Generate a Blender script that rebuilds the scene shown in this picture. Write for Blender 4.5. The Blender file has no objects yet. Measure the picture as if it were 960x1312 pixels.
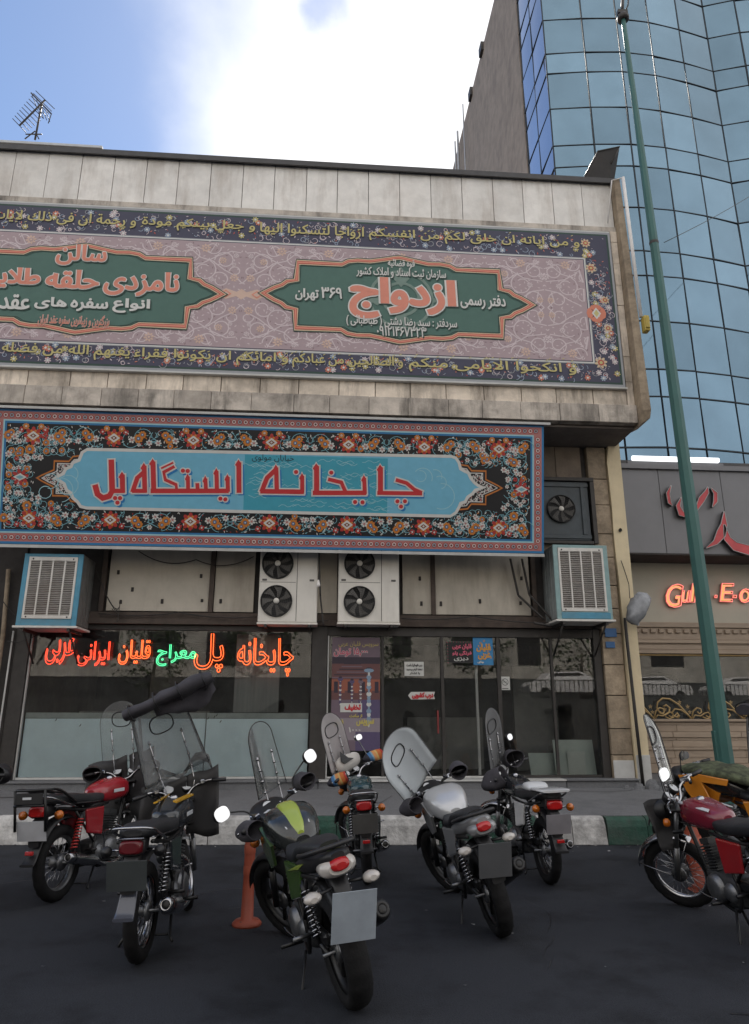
import bpy, math, random, unicodedata
from mathutils import Vector, Matrix
from mathutils.geometry import delaunay_2d_cdt
import numpy as np
R=random.Random(7)
rad=math.radians
sc=bpy.context.scene
COL=sc.collection
# ------------------------------------------------------------------ camera
FPX,TH,YA,RO,HC=905.0,rad(16.0),rad(4.25),rad(0.1),1.45
cam=bpy.data.cameras.new("camera"); cam.sensor_fit='VERTICAL'; cam.sensor_height=36; cam.lens=FPX/1312*36
cam.clip_start=0.05; cam.clip_end=2000
co=bpy.data.objects.new("camera",cam); COL.objects.link(co); sc.camera=co
co.matrix_world=Matrix.Translation((0,0,HC))@Matrix.Rotation(-YA,4,'Z')@Matrix.Rotation(rad(90)+TH,4,'X')@Matrix.Rotation(RO,4,'Z')
# ------------------------------------------------------------------ sky, sun, exposure
SUN_EL,SUN_AZ=rad(50),rad(3.0)      # azimuth clockwise from +Y (behind the building)
SD=Vector((math.sin(SUN_AZ)*math.cos(SUN_EL),math.cos(SUN_AZ)*math.cos(SUN_EL),math.sin(SUN_EL)))
w=bpy.data.worlds.new("World"); sc.world=w; w.use_nodes=True
nt=w.node_tree; nt.nodes.clear()
def N(t,**k):
    n=nt.nodes.new(t)
    for a,b in k.items(): setattr(n,a,b)
    return n
out=N('ShaderNodeOutputWorld'); bg=N('ShaderNodeBackground'); bg.inputs[1].default_value=0.05
sky=N('ShaderNodeTexSky',sky_type='NISHITA',sun_disc=False,sun_elevation=SUN_EL,sun_rotation=SUN_AZ,air_density=1.0,dust_density=.2,ozone_density=2.5)
geo=N('ShaderNodeTexCoord')
dot=N('ShaderNodeVectorMath',operation='DOT_PRODUCT'); dot.inputs[1].default_value=Vector((0.047,0.65,0.759)).normalized()
nt.links.new(geo.outputs['Generated'],dot.inputs[0])
noi=N('ShaderNodeTexNoise'); noi.inputs['Scale'].default_value=2.8; noi.inputs['Detail'].default_value=8
nt.links.new(geo.outputs['Generated'],noi.inputs['Vector'])
ma=N('ShaderNodeMath',operation='MULTIPLY_ADD'); ma.inputs[1].default_value=0.12; nt.links.new(noi.outputs['Fac'],ma.inputs[0]); nt.links.new(dot.outputs['Value'],ma.inputs[2])
mr=N('ShaderNodeMapRange',interpolation_type='SMOOTHSTEP'); mr.inputs[1].default_value=1.004; mr.inputs[2].default_value=1.062; nt.links.new(ma.outputs[0],mr.inputs[0])
vl=N('ShaderNodeMix',data_type='RGBA'); d2=N('ShaderNodeVectorMath',operation='DOT_PRODUCT'); d2.inputs[1].default_value=Vector((-.32,.64,.70)).normalized(); nt.links.new(geo.outputs['Generated'],d2.inputs[0])
m2=N('ShaderNodeMath',operation='MULTIPLY_ADD'); m2.inputs[1].default_value=0.35; nt.links.new(noi.outputs['Fac'],m2.inputs[0]); nt.links.new(d2.outputs['Value'],m2.inputs[2])
r2=N('ShaderNodeMapRange',interpolation_type='SMOOTHSTEP'); r2.inputs[1].default_value=0.72; r2.inputs[2].default_value=1.02; r2.inputs[3].default_value=.72; r2.inputs[4].default_value=.0; nt.links.new(m2.outputs[0],r2.inputs[0]); nt.links.new(r2.outputs[0],vl.inputs['Factor'])
nt.links.new(sky.outputs[0],vl.inputs['A']); vl.inputs['B'].default_value=(9.6,9.2,8.7,1)
d3=N('ShaderNodeVectorMath',operation='DOT_PRODUCT'); d3.inputs[1].default_value=Vector((-.012,.613,.790)).normalized(); nt.links.new(geo.outputs['Generated'],d3.inputs[0])
n4=N('ShaderNodeTexNoise'); n4.inputs['Scale'].default_value=14; n4.inputs['Detail'].default_value=5; nt.links.new(geo.outputs['Generated'],n4.inputs['Vector'])
m4=N('ShaderNodeMath',operation='MULTIPLY_ADD'); m4.inputs[1].default_value=0.004; nt.links.new(n4.outputs['Fac'],m4.inputs[0]); nt.links.new(d3.outputs['Value'],m4.inputs[2])
r4=N('ShaderNodeMapRange',interpolation_type='SMOOTHSTEP'); r4.inputs[1].default_value=1.0005; r4.inputs[2].default_value=1.0022; r4.inputs[3].default_value=0; r4.inputs[4].default_value=.75; nt.links.new(m4.outputs[0],r4.inputs[0])
s4=N('ShaderNodeMath',operation='SUBTRACT',use_clamp=True); nt.links.new(mr.outputs[0],s4.inputs[0]); nt.links.new(r4.outputs[0],s4.inputs[1])
mx=N('ShaderNodeMix',data_type='RGBA'); nt.links.new(s4.outputs[0],mx.inputs['Factor']); nt.links.new(vl.outputs['Result'],mx.inputs['A']); mx.inputs['B'].default_value=(8.2,8.2,8.3,1)
nt.links.new(mx.outputs['Result'],bg.inputs[0]); nt.links.new(bg.outputs[0],out.inputs[0])
sl=bpy.data.lights.new("sun",'SUN'); sl.energy=4.0; sl.angle=rad(0.5); sl.color=(1,.95,.88)
so=bpy.data.objects.new("sun",sl); COL.objects.link(so); so.rotation_euler=(-SD).to_track_quat('-Z','Y').to_euler()
sc.view_settings.view_transform='Standard'; sc.view_settings.look='None'; sc.view_settings.gamma=1; sc.view_settings.exposure=1.7
sc.view_settings.use_curve_mapping=False
sc.cycles.max_bounces=6; sc.cycles.transparent_max_bounces=14; sc.cycles.glossy_bounces=3; sc.cycles.diffuse_bounces=3; sc.cycles.caustics_reflective=False; sc.cycles.caustics_refractive=False
sc.cycles.sample_clamp_indirect=4
# ------------------------------------------------------------------ geometry helpers
def ray(px,py):
    x=(px-480)/FPX; y=(656-py)/FPX
    x,y=x*math.cos(RO)-y*math.sin(RO),x*math.sin(RO)+y*math.cos(RO)
    fz=math.cos(TH)-y*math.sin(TH); uz=math.sin(TH)+y*math.cos(TH)
    return Vector((x*math.cos(YA)+fz*math.sin(YA),-x*math.sin(YA)+fz*math.cos(YA),uz))
def atY(px,py,Y):
    "survey point seen at a photo pixel, on the wall plane y=Y"
    d=ray(px,py); t=Y/d.y; return Vector((d.x*t,Y,HC+d.z*t))
class MB:
    def __init__(s): s.v=[];s.f=[];s.m=[];s.s=[]
    def add(s,vs,fs,m=0,sm=False):
        b=len(s.v); s.v+=[tuple(v) for v in vs]
        for f in fs: s.f.append([i+b for i in f]); s.m.append(m); s.s.append(sm)
        return s
    def box(s,x0,x1,y0,y1,z0,z1,m=0,b=0.0):
        if x0>x1:x0,x1=x1,x0
        if y0>y1:y0,y1=y1,y0
        if z0>z1:z0,z1=z1,z0
        b=min(b,(x1-x0)*.45,(y1-y0)*.45,(z1-z0)*.45)
        if b<=0:
            return s.add([(x0,y0,z0),(x1,y0,z0),(x1,y1,z0),(x0,y1,z0),(x0,y0,z1),(x1,y0,z1),(x1,y1,z1),(x0,y1,z1)],
              [(0,3,2,1),(4,5,6,7),(0,1,5,4),(1,2,6,5),(2,3,7,6),(3,0,4,7)],m)
        vs=[];idx={}
        for ix,(X,dx) in enumerate(((x0,b),(x1,-b))):
            for iy,(Y,dy) in enumerate(((y0,b),(y1,-b))):
                for iz,(Z,dz) in enumerate(((z0,b),(z1,-b))):
                    idx[ix,iy,iz]=len(vs)
                    vs+= [(X,Y+dy,Z+dz),(X+dx,Y,Z+dz),(X+dx,Y+dy,Z)]
        fs=[]
        c=lambda i,j,k,a: idx[i,j,k]+a
        for i in (0,1):
            q=[c(i,0,0,0),c(i,1,0,0),c(i,1,1,0),c(i,0,1,0)]; fs.append(q if i else q[::-1])
            q=[c(0,i,0,1),c(1,i,0,1),c(1,i,1,1),c(0,i,1,1)]; fs.append(q[::-1] if i else q)
            q=[c(0,0,i,2),c(1,0,i,2),c(1,1,i,2),c(0,1,i,2)]; fs.append(q if i else q[::-1])
        for i in (0,1):
            for j in (0,1):
                fs.append([c(i,j,0,0),c(i,j,1,0),c(i,j,1,1),c(i,j,0,1)])
                fs.append([c(i,0,j,0),c(i,1,j,0),c(i,1,j,2),c(i,0,j,2)])
                fs.append([c(0,i,j,1),c(1,i,j,1),c(1,i,j,2),c(0,i,j,2)])
                for k in (0,1): fs.append([c(i,j,k,0),c(i,j,k,1),c(i,j,k,2)])
        return s.add(vs,fs,m)
    def obox(s,c,ax,ay,az,m=0):
        "box from centre and three half-axis vectors"
        c=Vector(c);ax=Vector(ax);ay=Vector(ay);az=Vector(az)
        vs=[c+ax*i+ay*j+az*k for k in(-1,1) for i,j in((-1,-1),(1,-1),(1,1),(-1,1))]
        return s.add(vs,[(0,3,2,1),(4,5,6,7),(0,1,5,4),(1,2,6,5),(2,3,7,6),(3,0,4,7)],m)
    def tube(s,pts,r,n=8,m=0,closed=False,caps=True):
        pts=[Vector(p) for p in pts]; k=len(pts)
        rr=r if isinstance(r,(list,tuple)) else [r]*k
        vs=[];up=None
        for i,p in enumerate(pts):
            if closed: t=pts[(i+1)%k]-pts[i-1]
            else: t=(pts[min(i+1,k-1)]-pts[max(i-1,0)])
            if t.length<1e-9: t=Vector((0,0,1))
            t.normalize()
            if up is None:
                up=t.orthogonal().normalized()
            else:
                up=(up-t*up.dot(t))
                if up.length<1e-6: up=t.orthogonal()
                up.normalize()
            sd=t.cross(up)
            for a in range(n):
                an=2*math.pi*a/n; vs.append(p+(up*math.cos(an)+sd*math.sin(an))*rr[i])
        fs=[]
        for i in range(k if closed else k-1):
            j=(i+1)%k
            for a in range(n):
                b=(a+1)%n; fs.append((i*n+a,i*n+b,j*n+b,j*n+a))
        if caps and not closed: fs+=[tuple(range(n))[::-1],tuple(range((k-1)*n,k*n))]
        return s.add(vs,fs,m,True)
    def lathe(s,prof,org,axis,n=24,m=0,closed=False,cap=False,mats=None):
        "prof: [(radius, distance along axis)]"
        o=Vector(org);ax=Vector(axis).normalized();u=ax.orthogonal().normalized();w_=ax.cross(u)
        vs=[];k=len(prof)
        for a in range(n):
            an=2*math.pi*a/n;d=u*math.cos(an)+w_*math.sin(an)
            for (r,t) in prof: vs.append(o+ax*t+d*r)
        b0=len(s.v)
        for i in range(k if closed else k-1):
            j=(i+1)%k; fs=[]
            for a in range(n):
                b=(a+1)%n; fs.append((a*k+i,b*k+i,b*k+j,a*k+j))
            s_m=mats[i] if mats else m
            if i==0: s.add(vs,fs,s_m,True)
            else:
                for f in fs: s.f.append([q+b0 for q in f]);s.m.append(s_m);s.s.append(True)
        return s
    def loft(s,secs,m=0,caps=True,closed=True,sm=True):
        n=len(secs[0]);vs=[p for c in secs for p in c];fs=[]
        for i in range(len(secs)-1):
            for a in range(n if closed else n-1):
                b=(a+1)%n; fs.append((i*n+a,i*n+b,(i+1)*n+b,(i+1)*n+a))
        s.add(vs,fs,m,sm)
        if caps and closed:
            s.add(secs[0],[tuple(range(n))[::-1]],m); s.add(secs[-1],[tuple(range(n))],m)
        return s
    def prism(s,poly,fn,t0,t1,m=0):
        "poly 2D outline; fn(u,v,t)->3D"
        n=len(poly)
        vs=[fn(u,v,t0) for u,v in poly]+[fn(u,v,t1) for u,v in poly]
        fs=[tuple(range(n)),tuple(range(n,2*n))[::-1]]+[(i,i+n,(i+1)%n+n,(i+1)%n) for i in range(n)]
        return s.add(vs,fs,m)
    def xf(s,fn):
        s.v=[tuple(fn(Vector(v))) for v in s.v]; return s
    def build(s,name,mats,parent=None,bevel=0,solid=0,xf=None,fix=True,label=None):
        if xf: s.xf(xf)
        me=bpy.data.meshes.new(name); me.from_pydata(s.v,[],s.f)
        if not isinstance(mats,(list,tuple)): mats=[mats]
        for q in mats: me.materials.append(q)
        me.polygons.foreach_set('material_index',s.m); me.polygons.foreach_set('use_smooth',s.s)
        if fix:
            import bmesh
            bm=bmesh.new(); bm.from_mesh(me); bmesh.ops.recalc_face_normals(bm,faces=bm.faces); bm.to_mesh(me); bm.free()
        me.update()
        o=bpy.data.objects.new(name,me); COL.objects.link(o)
        if parent: o.parent=parent
        if solid:
            q=o.modifiers.new('s','SOLIDIFY');q.thickness=solid;q.offset=0
        if bevel:
            q=o.modifiers.new('b','BEVEL');q.width=bevel;q.segments=2;q.limit_method='ANGLE'
        if label:o['label']=label
        return o
def tag(o,label=None,cat=None,group=None,kind=None):
    if label:o['label']=label
    if cat:o['category']=cat
    if group:o['group']=group
    if kind:o['kind']=kind
    return o
def empty(name,loc=(0,0,0),rz=0,**k):
    o=bpy.data.objects.new(name,None);COL.objects.link(o);o.location=loc;o.rotation_euler=(0,0,rz);o.empty_display_size=.2
    return tag(o,**k)
# ------------------------------------------------------------------ materials
MATS={}
def mat(name,col,rough=.6,metal=0,var=.15,scale=6,bump=.0,bscale=40,streak=0,coat=0,dirt=0,dirtcol=(.03,.028,.025),objvar=0,spec=.5,emit=None,estr=0,stretch=(1,1,1),local=False):
    if name in MATS: return MATS[name]
    m=bpy.data.materials.new(name);m.use_nodes=True;t=m.node_tree;b=t.nodes['Principled BSDF'];L=t.links.new
    b.inputs['Roughness'].default_value=rough;b.inputs['Metallic'].default_value=metal
    b.inputs['Coat Weight'].default_value=coat;b.inputs['Specular IOR Level'].default_value=spec
    tc=t.nodes.new('ShaderNodeTexCoord' if local else 'ShaderNodeNewGeometry');src=tc.outputs['Object' if local else 'Position']
    mp=t.nodes.new('ShaderNodeMapping');L(src,mp.inputs['Vector']);mp.inputs['Scale'].default_value=stretch
    n=t.nodes.new('ShaderNodeTexNoise');n.inputs['Scale'].default_value=scale;n.inputs['Detail'].default_value=6;n.inputs['Roughness'].default_value=.6;L(mp.outputs[0],n.inputs['Vector'])
    r=t.nodes.new('ShaderNodeMapRange');r.inputs[1].default_value=.3;r.inputs[2].default_value=.7;r.inputs[3].default_value=1-var;r.inputs[4].default_value=1+var;L(n.outputs['Fac'],r.inputs[0])
    hs=t.nodes.new('ShaderNodeMix');hs.data_type='RGBA';hs.blend_type='MULTIPLY';hs.inputs['Factor'].default_value=1;hs.inputs['A'].default_value=(*col,1)
    L(r.outputs[0],hs.inputs['B']);cur=hs.outputs['Result']
    if objvar:
        oi=t.nodes.new('ShaderNodeObjectInfo');q=t.nodes.new('ShaderNodeMapRange');q.inputs[3].default_value=1-objvar;q.inputs[4].default_value=1+objvar;L(oi.outputs['Random'],q.inputs[0])
        h=t.nodes.new('ShaderNodeMix');h.data_type='RGBA';h.blend_type='MULTIPLY';h.inputs['Factor'].default_value=1;L(cur,h.inputs['A']);L(q.outputs[0],h.inputs['B']);cur=h.outputs['Result']
    for amt,scl,stre in ((streak,1.0,(3,3,.5)),(dirt,1.0,(1.6,1.6,1.6))):
        if amt:
            mp2=t.nodes.new('ShaderNodeMapping');L(src,mp2.inputs['Vector']);mp2.inputs['Scale'].default_value=stre
            n2=t.nodes.new('ShaderNodeTexNoise');n2.inputs['Scale'].default_value=scl;n2.inputs['Detail'].default_value=8;n2.inputs['Roughness'].default_value=.7;L(mp2.outputs[0],n2.inputs['Vector'])
            r2=t.nodes.new('ShaderNodeMapRange');r2.inputs[1].default_value=.48;r2.inputs[2].default_value=.72;r2.inputs[4].default_value=amt;L(n2.outputs['Fac'],r2.inputs[0])
            h=t.nodes.new('ShaderNodeMix');h.data_type='RGBA';L(r2.outputs[0],h.inputs['Factor']);L(cur,h.inputs['A']);h.inputs['B'].default_value=(*dirtcol,1);cur=h.outputs['Result']
    L(cur,b.inputs['Base Color'])
    if bump:
        n3=t.nodes.new('ShaderNodeTexNoise');n3.inputs['Scale'].default_value=bscale;n3.inputs['Detail'].default_value=5;L(mp.outputs[0],n3.inputs['Vector'])
        bp=t.nodes.new('ShaderNodeBump');bp.inputs['Strength'].default_value=bump;bp.inputs['Distance'].default_value=.01;L(n3.outputs['Fac'],bp.inputs['Height']);L(bp.outputs[0],b.inputs['Normal'])
    if emit: b.inputs['Emission Color'].default_value=(*emit,1);b.inputs['Emission Strength'].default_value=estr
    MATS[name]=m;return m
def glass(name,tint=(1,1,1),haze=0.0,hazecol=(.5,.5,.5),gl=.6,ior=1.45,rough=.02,dirt=.0):
    if name in MATS: return MATS[name]
    m=bpy.data.materials.new(name);m.use_nodes=True;t=m.node_tree;t.nodes.clear();L=t.links.new
    o=t.nodes.new('ShaderNodeOutputMaterial');tr=t.nodes.new('ShaderNodeBsdfTransparent');tr.inputs[0].default_value=(*tint,1)
    g=t.nodes.new('ShaderNodeBsdfGlossy');g.inputs['Roughness'].default_value=rough
    fr=t.nodes.new('ShaderNodeFresnel');fr.inputs['IOR'].default_value=ior
    mu=t.nodes.new('ShaderNodeMath');mu.operation='MULTIPLY';mu.inputs[1].default_value=gl*2;mu.use_clamp=True;L(fr.outputs[0],mu.inputs[0])
    m1=t.nodes.new('ShaderNodeMixShader');L(mu.outputs[0],m1.inputs[0]);L(tr.outputs[0],m1.inputs[1]);L(g.outputs[0],m1.inputs[2])
    d=t.nodes.new('ShaderNodeBsdfDiffuse');d.inputs[0].default_value=(*hazecol,1)
    ge=t.nodes.new('ShaderNodeNewGeometry');n=t.nodes.new('ShaderNodeTexNoise');n.inputs['Scale'].default_value=3;n.inputs['Detail'].default_value=8;L(ge.outputs['Position'],n.inputs['Vector'])
    r=t.nodes.new('ShaderNodeMapRange');r.inputs[1].default_value=.35;r.inputs[2].default_value=.75;r.inputs[3].default_value=haze;r.inputs[4].default_value=min(1,haze+dirt);L(n.outputs['Fac'],r.inputs[0])
    m2=t.nodes.new('ShaderNodeMixShader');L(r.outputs[0],m2.inputs[0]);L(m1.outputs[0],m2.inputs[1]);L(d.outputs[0],m2.inputs[2]);L(m2.outputs[0],o.inputs[0])
    MATS[name]=m;return m
# ------------------------------------------------------------------ Arabic / Latin text as outlines
FORM={}
for c in list(range(0xFB50,0xFDF0))+list(range(0xFE70,0xFEFD)):
    d=unicodedata.decomposition(chr(c)).split()
    if len(d)>=2 and d[0] in('<isolated>','<final>','<initial>','<medial>'):
        k=''.join(chr(int(x,16)) for x in d[1:])
        if len(k)==1 or (len(k)==2 and k[0]=='\u0644' and k[1] in '\u0627\u0622\u0623\u0625'): FORM.setdefault(k,{}).setdefault(d[0][1:4],chr(c))
def shape(s):
    if all(ord(c)<0x600 or ord(c)==0x2013 for c in s): return s
    s=s.translate({40:41,41:40})
    it=[];i=0
    while i<len(s):
        if s[i:i+2] in FORM and len(s[i:i+2])==2: it.append(s[i:i+2]);i+=2
        else: it.append(s[i]);i+=1
    dual=lambda x:(x in FORM and 'ini' in FORM[x]) or x=='\u0640'
    conn=lambda x:(x in FORM and 'fin' in FORM[x]) or x=='\u0640'
    o=[]
    for k,x in enumerate(it):
        if x not in FORM: o.append(x);continue
        p=k>0 and dual(it[k-1]) and conn(x); q=k<len(it)-1 and dual(x) and conn(it[k+1])
        o.append(FORM[x].get('med' if p and q else 'fin' if p else 'ini' if q else 'iso',x))
    res=[];num=[]
    for ch in o[::-1]:
        if ch.isdigit() or ch=='\u066b': num.append(ch)
        else:
            res+=num[::-1]; num=[]; res.append(ch)
    res+=num[::-1]
    return ''.join(res)
TC={}
def text_geo(s,res=3):
    if (s,res) in TC: return TC[s,res]
    c=bpy.data.curves.new('t','FONT');c.body=shape(s);c.size=1;c.resolution_u=res
    o=bpy.data.objects.new('t',c);COL.objects.link(o)
    dg=bpy.context.evaluated_depsgraph_get();dg.update()
    cu=o.evaluated_get(dg).to_curve(dg)
    pos=[]
    for sp in cu.splines:
        if sp.type!='BEZIER': continue
        bp=sp.bezier_points;n=len(bp);P=[]
        for q in range(n):
            a,b=bp[q],bp[(q+1)%n]
            p0,p1,p2,p3=a.co,a.handle_right,b.handle_left,b.co
            k=1 if ((p1-p0).cross(p3-p0).length<1e-6 and (p2-p0).cross(p3-p0).length<1e-6) else res
            for t in range(k):
                t/=k; v=p0*(1-t)**3+p1*3*t*(1-t)**2+p2*3*t*t*(1-t)+p3*t**3; P.append((v.x,v.y))
        Q=[]
        for p in P:
            if not Q or math.dist(p,Q[-1])>1e-4: Q.append(p)
        if len(Q)>2: pos.append(Q)
    o.to_curve_clear() if hasattr(o,'to_curve_clear') else None
    bpy.data.objects.remove(o);bpy.data.curves.remove(c)
    # group contours whose x ranges overlap, triangulate each group and keep what the outlines wind round
    grp=[]
    for P in sorted(pos,key=lambda P:min(p[0] for p in P)):
        a=min(p[0] for p in P);b=max(p[0] for p in P)
        if grp and a<grp[-1][1]: grp[-1][1]=max(grp[-1][1],b);grp[-1][2].append(P)
        else: grp.append([a,b,[P]])
    vs=[];fs=[];isl=[];loops=[]
    for a,b,L in grp:
        V=[];E=[]
        for P in L:
            k0=len(V);V+=[Vector(p) for p in P];E+=[(k0+q,k0+(q+1)%len(P)) for q in range(len(P))]
        r=delaunay_2d_cdt(V,E,[],0,1e-5)
        vv,ff=r[0],r[2]
        A_=np.array([list(V[e[0]]) for e in E]);B_=np.array([list(V[e[1]]) for e in E])
        base=len(vs);keep=[]
        for f in ff:
            cx=sum(vv[q][0] for q in f)/3;cy=sum(vv[q][1] for q in f)/3
            up=(A_[:,1]<=cy)&(B_[:,1]>cy);dn=(A_[:,1]>cy)&(B_[:,1]<=cy)
            with np.errstate(divide='ignore',invalid='ignore'):
                xi=A_[:,0]+(cy-A_[:,1])/(B_[:,1]-A_[:,1])*(B_[:,0]-A_[:,0])
            w_=int((up&(xi>cx)).sum())-int((dn&(xi>cx)).sum())
            if w_!=0: keep.append(tuple(f))
        vs+=[(q[0],q[1]) for q in vv];fs+=[tuple(q+base for q in f) for f in keep];isl+=[len(isl)]*0+[0]*len(keep)
        ed={}
        for f in keep:
            for q in range(3):
                e=(f[q],f[(q+1)%3]); ed[e]=1
        nx={}
        for (p,q) in ed:
            if (q,p) not in ed: nx.setdefault(p,[]).append(q)
        while nx:
            p0=next(iter(nx));lp=[];p=p0
            while p in nx:
                lp.append(p);q=nx[p].pop()
                if not nx[p]: del nx[p]
                p=q
                if p==p0: break
            if len(lp)>2: loops.append([(vv[q][0],vv[q][1]) for q in lp])
    xs=[v[0] for f in fs for v in [vs[q] for q in f]];ys=[vs[q][1] for f in fs for q in f]
    TC[s,res]=(vs,fs,isl,loops,(min(xs),max(xs),min(ys),max(ys)));return TC[s,res]
class Plane:
    "a flat face: origin, unit u (right), unit v (up), outward normal n"
    def __init__(s,o,u,v): s.o=Vector(o);s.u=Vector(u).normalized();s.v=Vector(v).normalized();s.n=s.u.cross(s.v)
    def px(s,x,y):
        d=ray(x,y);c=Vector((0,0,HC));t=(s.o-c).dot(s.n)/d.dot(s.n);p=c+d*t-s.o
        return (p.dot(s.u),p.dot(s.v))
    def P(s,u,v,h=0): return s.o+s.u*u+s.v*v+s.n*h
JIT=[0]
class Art:
    "flat print built of thin pieces on a plane, layered a little above each other"
    def __init__(s,pl): s.pl=pl;s.mb=MB()
    def j(s): JIT[0]=(JIT[0]+1)%23; return JIT[0]*.00003
    def poly(s,pts,h,m):
        n=len(pts);jj=s.j();s.mb.add([s.pl.P(u,v,h+jj) for u,v in pts],[tuple(range(n))],m)
    def disc(s,u,v,r,h,m,n=8,ry=None,a0=0):
        ry=ry or r; s.poly([(u+r*math.cos(2*math.pi*i/n+a0),v+ry*math.sin(2*math.pi*i/n+a0)) for i in range(n)],h,m)
    def stroke(s,pts,w,h,m,closed=False,taper=False):
        k=len(pts); 
        if k<2: return
        L_=[];R_=[]
        for i in range(k):
            a=pts[i-1] if (i>0 or closed) else pts[i]; b=pts[(i+1)%k] if (i<k-1 or closed) else pts[i]
            dx,dy=b[0]-a[0],b[1]-a[1];l=math.hypot(dx,dy) or 1
            nx,ny=-dy/l,dx/l
            # mitre
            mfac=1.0
            if (i>0 and i<k-1) or closed:
                p=pts[i];d1=(p[0]-a[0],p[1]-a[1]);d2=(b[0]-p[0],b[1]-p[1]);l1=math.hypot(*d1) or 1;l2=math.hypot(*d2) or 1
                cs=(d1[0]*d2[0]+d1[1]*d2[1])/(l1*l2);mfac=min(1.8,1/max(.35,math.sqrt(max(0,(1+cs)/2))))
            ww=w*.5*mfac*((1-i/(k-1)*.75) if taper else 1)
            L_.append((pts[i][0]+nx*ww,pts[i][1]+ny*ww));R_.append((pts[i][0]-nx*ww,pts[i][1]-ny*ww))
        jj=s.j();q5=[0,.00008,.00003,.00011,.00005];vs=[s.pl.P(u,v,h+jj+q5[i%k%5]) for i,(u,v) in enumerate(L_+R_)]
        s.mb.add(vs,[(i,(i+1)%k,(i+1)%k+k,i+k) for i in range(k if closed else k-1)],m)
    def petals(s,u,v,r,n,h,m,wid=.5,a0=0):
        for i in range(n):
            a=a0+2*math.pi*i/n;c,q=math.cos(a),math.sin(a);ww=r*math.sin(math.pi/n)*wid*2
            s.poly([(u+c*r*.15,v+q*r*.15),(u+c*r*.6-q*ww*.5,v+q*r*.6+c*ww*.5),(u+c*r*.88-q*ww*.35,v+q*r*.88+c*ww*.35),(u+c*r,v+q*r),(u+c*r*.88+q*ww*.35,v+q*r*.88-c*ww*.35),(u+c*r*.6+q*ww*.5,v+q*r*.6-c*ww*.5)],h,m)
    def text(s,txt,u0,u1,v0,v1,h,m,bold=0,outl=0,om=0,shx=0,shy=0,sm=None,shear=0,res=3):
        vs,fs,isl,loops,(a,b,c,d)=text_geo(txt,res)
        fx=(u1-u0)/(b-a);fy=(v1-v0)/(d-c)
        T=lambda p:(u0+(p[0]-a)*fx+shear*(p[1]-c)*fy,v0+(p[1]-c)*fy)
        def fill(h,m,dx=0,dy=0):
            for i,f in enumerate(fs):
                z=(isl[i]*7%19)*.00004
                s.mb.add([s.pl.P(T(vs[q])[0]+dx,T(vs[q])[1]+dy,h+z) for q in f],[tuple(range(len(f)))],m)
        if sm is not None:
            fill(h-.004,sm,shx,shy)
            for lp in loops: s.stroke([(T(p)[0]+shx,T(p)[1]+shy) for p in lp],outl*2 or bold*2,h-.0035,sm,True)
        if outl:
            for lp in loops: s.stroke([T(p) for p in lp],outl*2,h-.002,om,True)
        fill(h,m)
        if bold:
            for lp in loops: s.stroke([T(p) for p in lp],bold*2,h+.0012,m,True)
    def build(s,name,mats,parent=None,stuff=True,label=None):
        o=s.mb.build(name,mats,parent,fix=False,label=label)
        if stuff: o['kind']='stuff'
        return o
# ================================================================== materials used by the street
M_asph=mat('asphalt',(.029,.032,.040),.85,0,.6,140,.8,110,dirt=.9,dirtcol=(.009,.010,.0125),spec=.25)
M_walk=mat('pavement_asphalt',(.15,.153,.162),.9,0,.25,60,.6,70,dirt=.6,dirtcol=(.07,.072,.078))
M_kw=mat('kerb_white',(.52,.51,.5),.85,0,.3,9,.8,30,dirt=1.0,dirtcol=(.12,.115,.11),streak=.5,objvar=.1)
M_kg=mat('kerb_green',(.018,.065,.045),.8,0,.3,9,.8,30,dirt=.8,dirtcol=(.07,.075,.07),objvar=.15)
M_par=mat('parapet_stone',(.70,.675,.645),.75,0,.1,5,.2,50,streak=.6,dirtcol=(.34,.285,.24),dirt=.22,objvar=.07)
M_led=mat('ledge_stone',(.70,.61,.51),.8,0,.2,4,.3,40,streak=.95,dirtcol=(.10,.08,.065),dirt=.45,objvar=.12)
M_led2=mat('sooty_stone',(.46,.41,.36),.85,0,.25,4,.4,40,streak=.9,dirtcol=(.05,.045,.04),dirt=.7,objvar=.15)
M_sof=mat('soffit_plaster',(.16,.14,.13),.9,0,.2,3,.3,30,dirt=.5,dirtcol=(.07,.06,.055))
M_stone=mat('pier_stone',(.31,.245,.175),.8,0,.25,9,.8,25,dirt=.75,dirtcol=(.09,.065,.045),streak=.3,objvar=.2)
M_brown=mat('brown_wall',(.17,.135,.105),.85,0,.2,4,.3,30,dirt=.5,dirtcol=(.07,.055,.05),objvar=.1)
M_dark=mat('dark_metal',(.042,.038,.036),.55,.3,.2,8)
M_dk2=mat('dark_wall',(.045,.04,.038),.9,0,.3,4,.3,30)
M_beige=mat('beige_board',(.50,.455,.385),.6,0,.1,3,.1,30,streak=.45,dirtcol=(.2,.165,.13),objvar=.1)
M_beam=mat('rust_beam',(.075,.055,.045),.7,.2,.3,6,.3,40,dirt=.4)
M_cream=mat('cream_paint',(.68,.57,.38),.65,0,.08,3,.25,18,streak=.25,dirtcol=(.35,.28,.19),dirt=.15)
M_white=mat('white_paint',(.74,.71,.69),.55,0,.06,5,dirt=.25,dirtcol=(.4,.37,.33))
M_acw=mat('ac_casing',(.68,.65,.60),.5,0,.06,4,streak=.35,dirtcol=(.36,.32,.27))
M_blk=mat('black_rubber',(.012,.012,.013),.6,0,.1,20)
M_coat=mat('coping_metal',(.06,.058,.06),.5,.4,.15,6)
M_galv=mat('galvanised',(.38,.39,.40),.45,.6,.1,10,dirt=.3,dirtcol=(.2,.18,.16))
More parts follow.
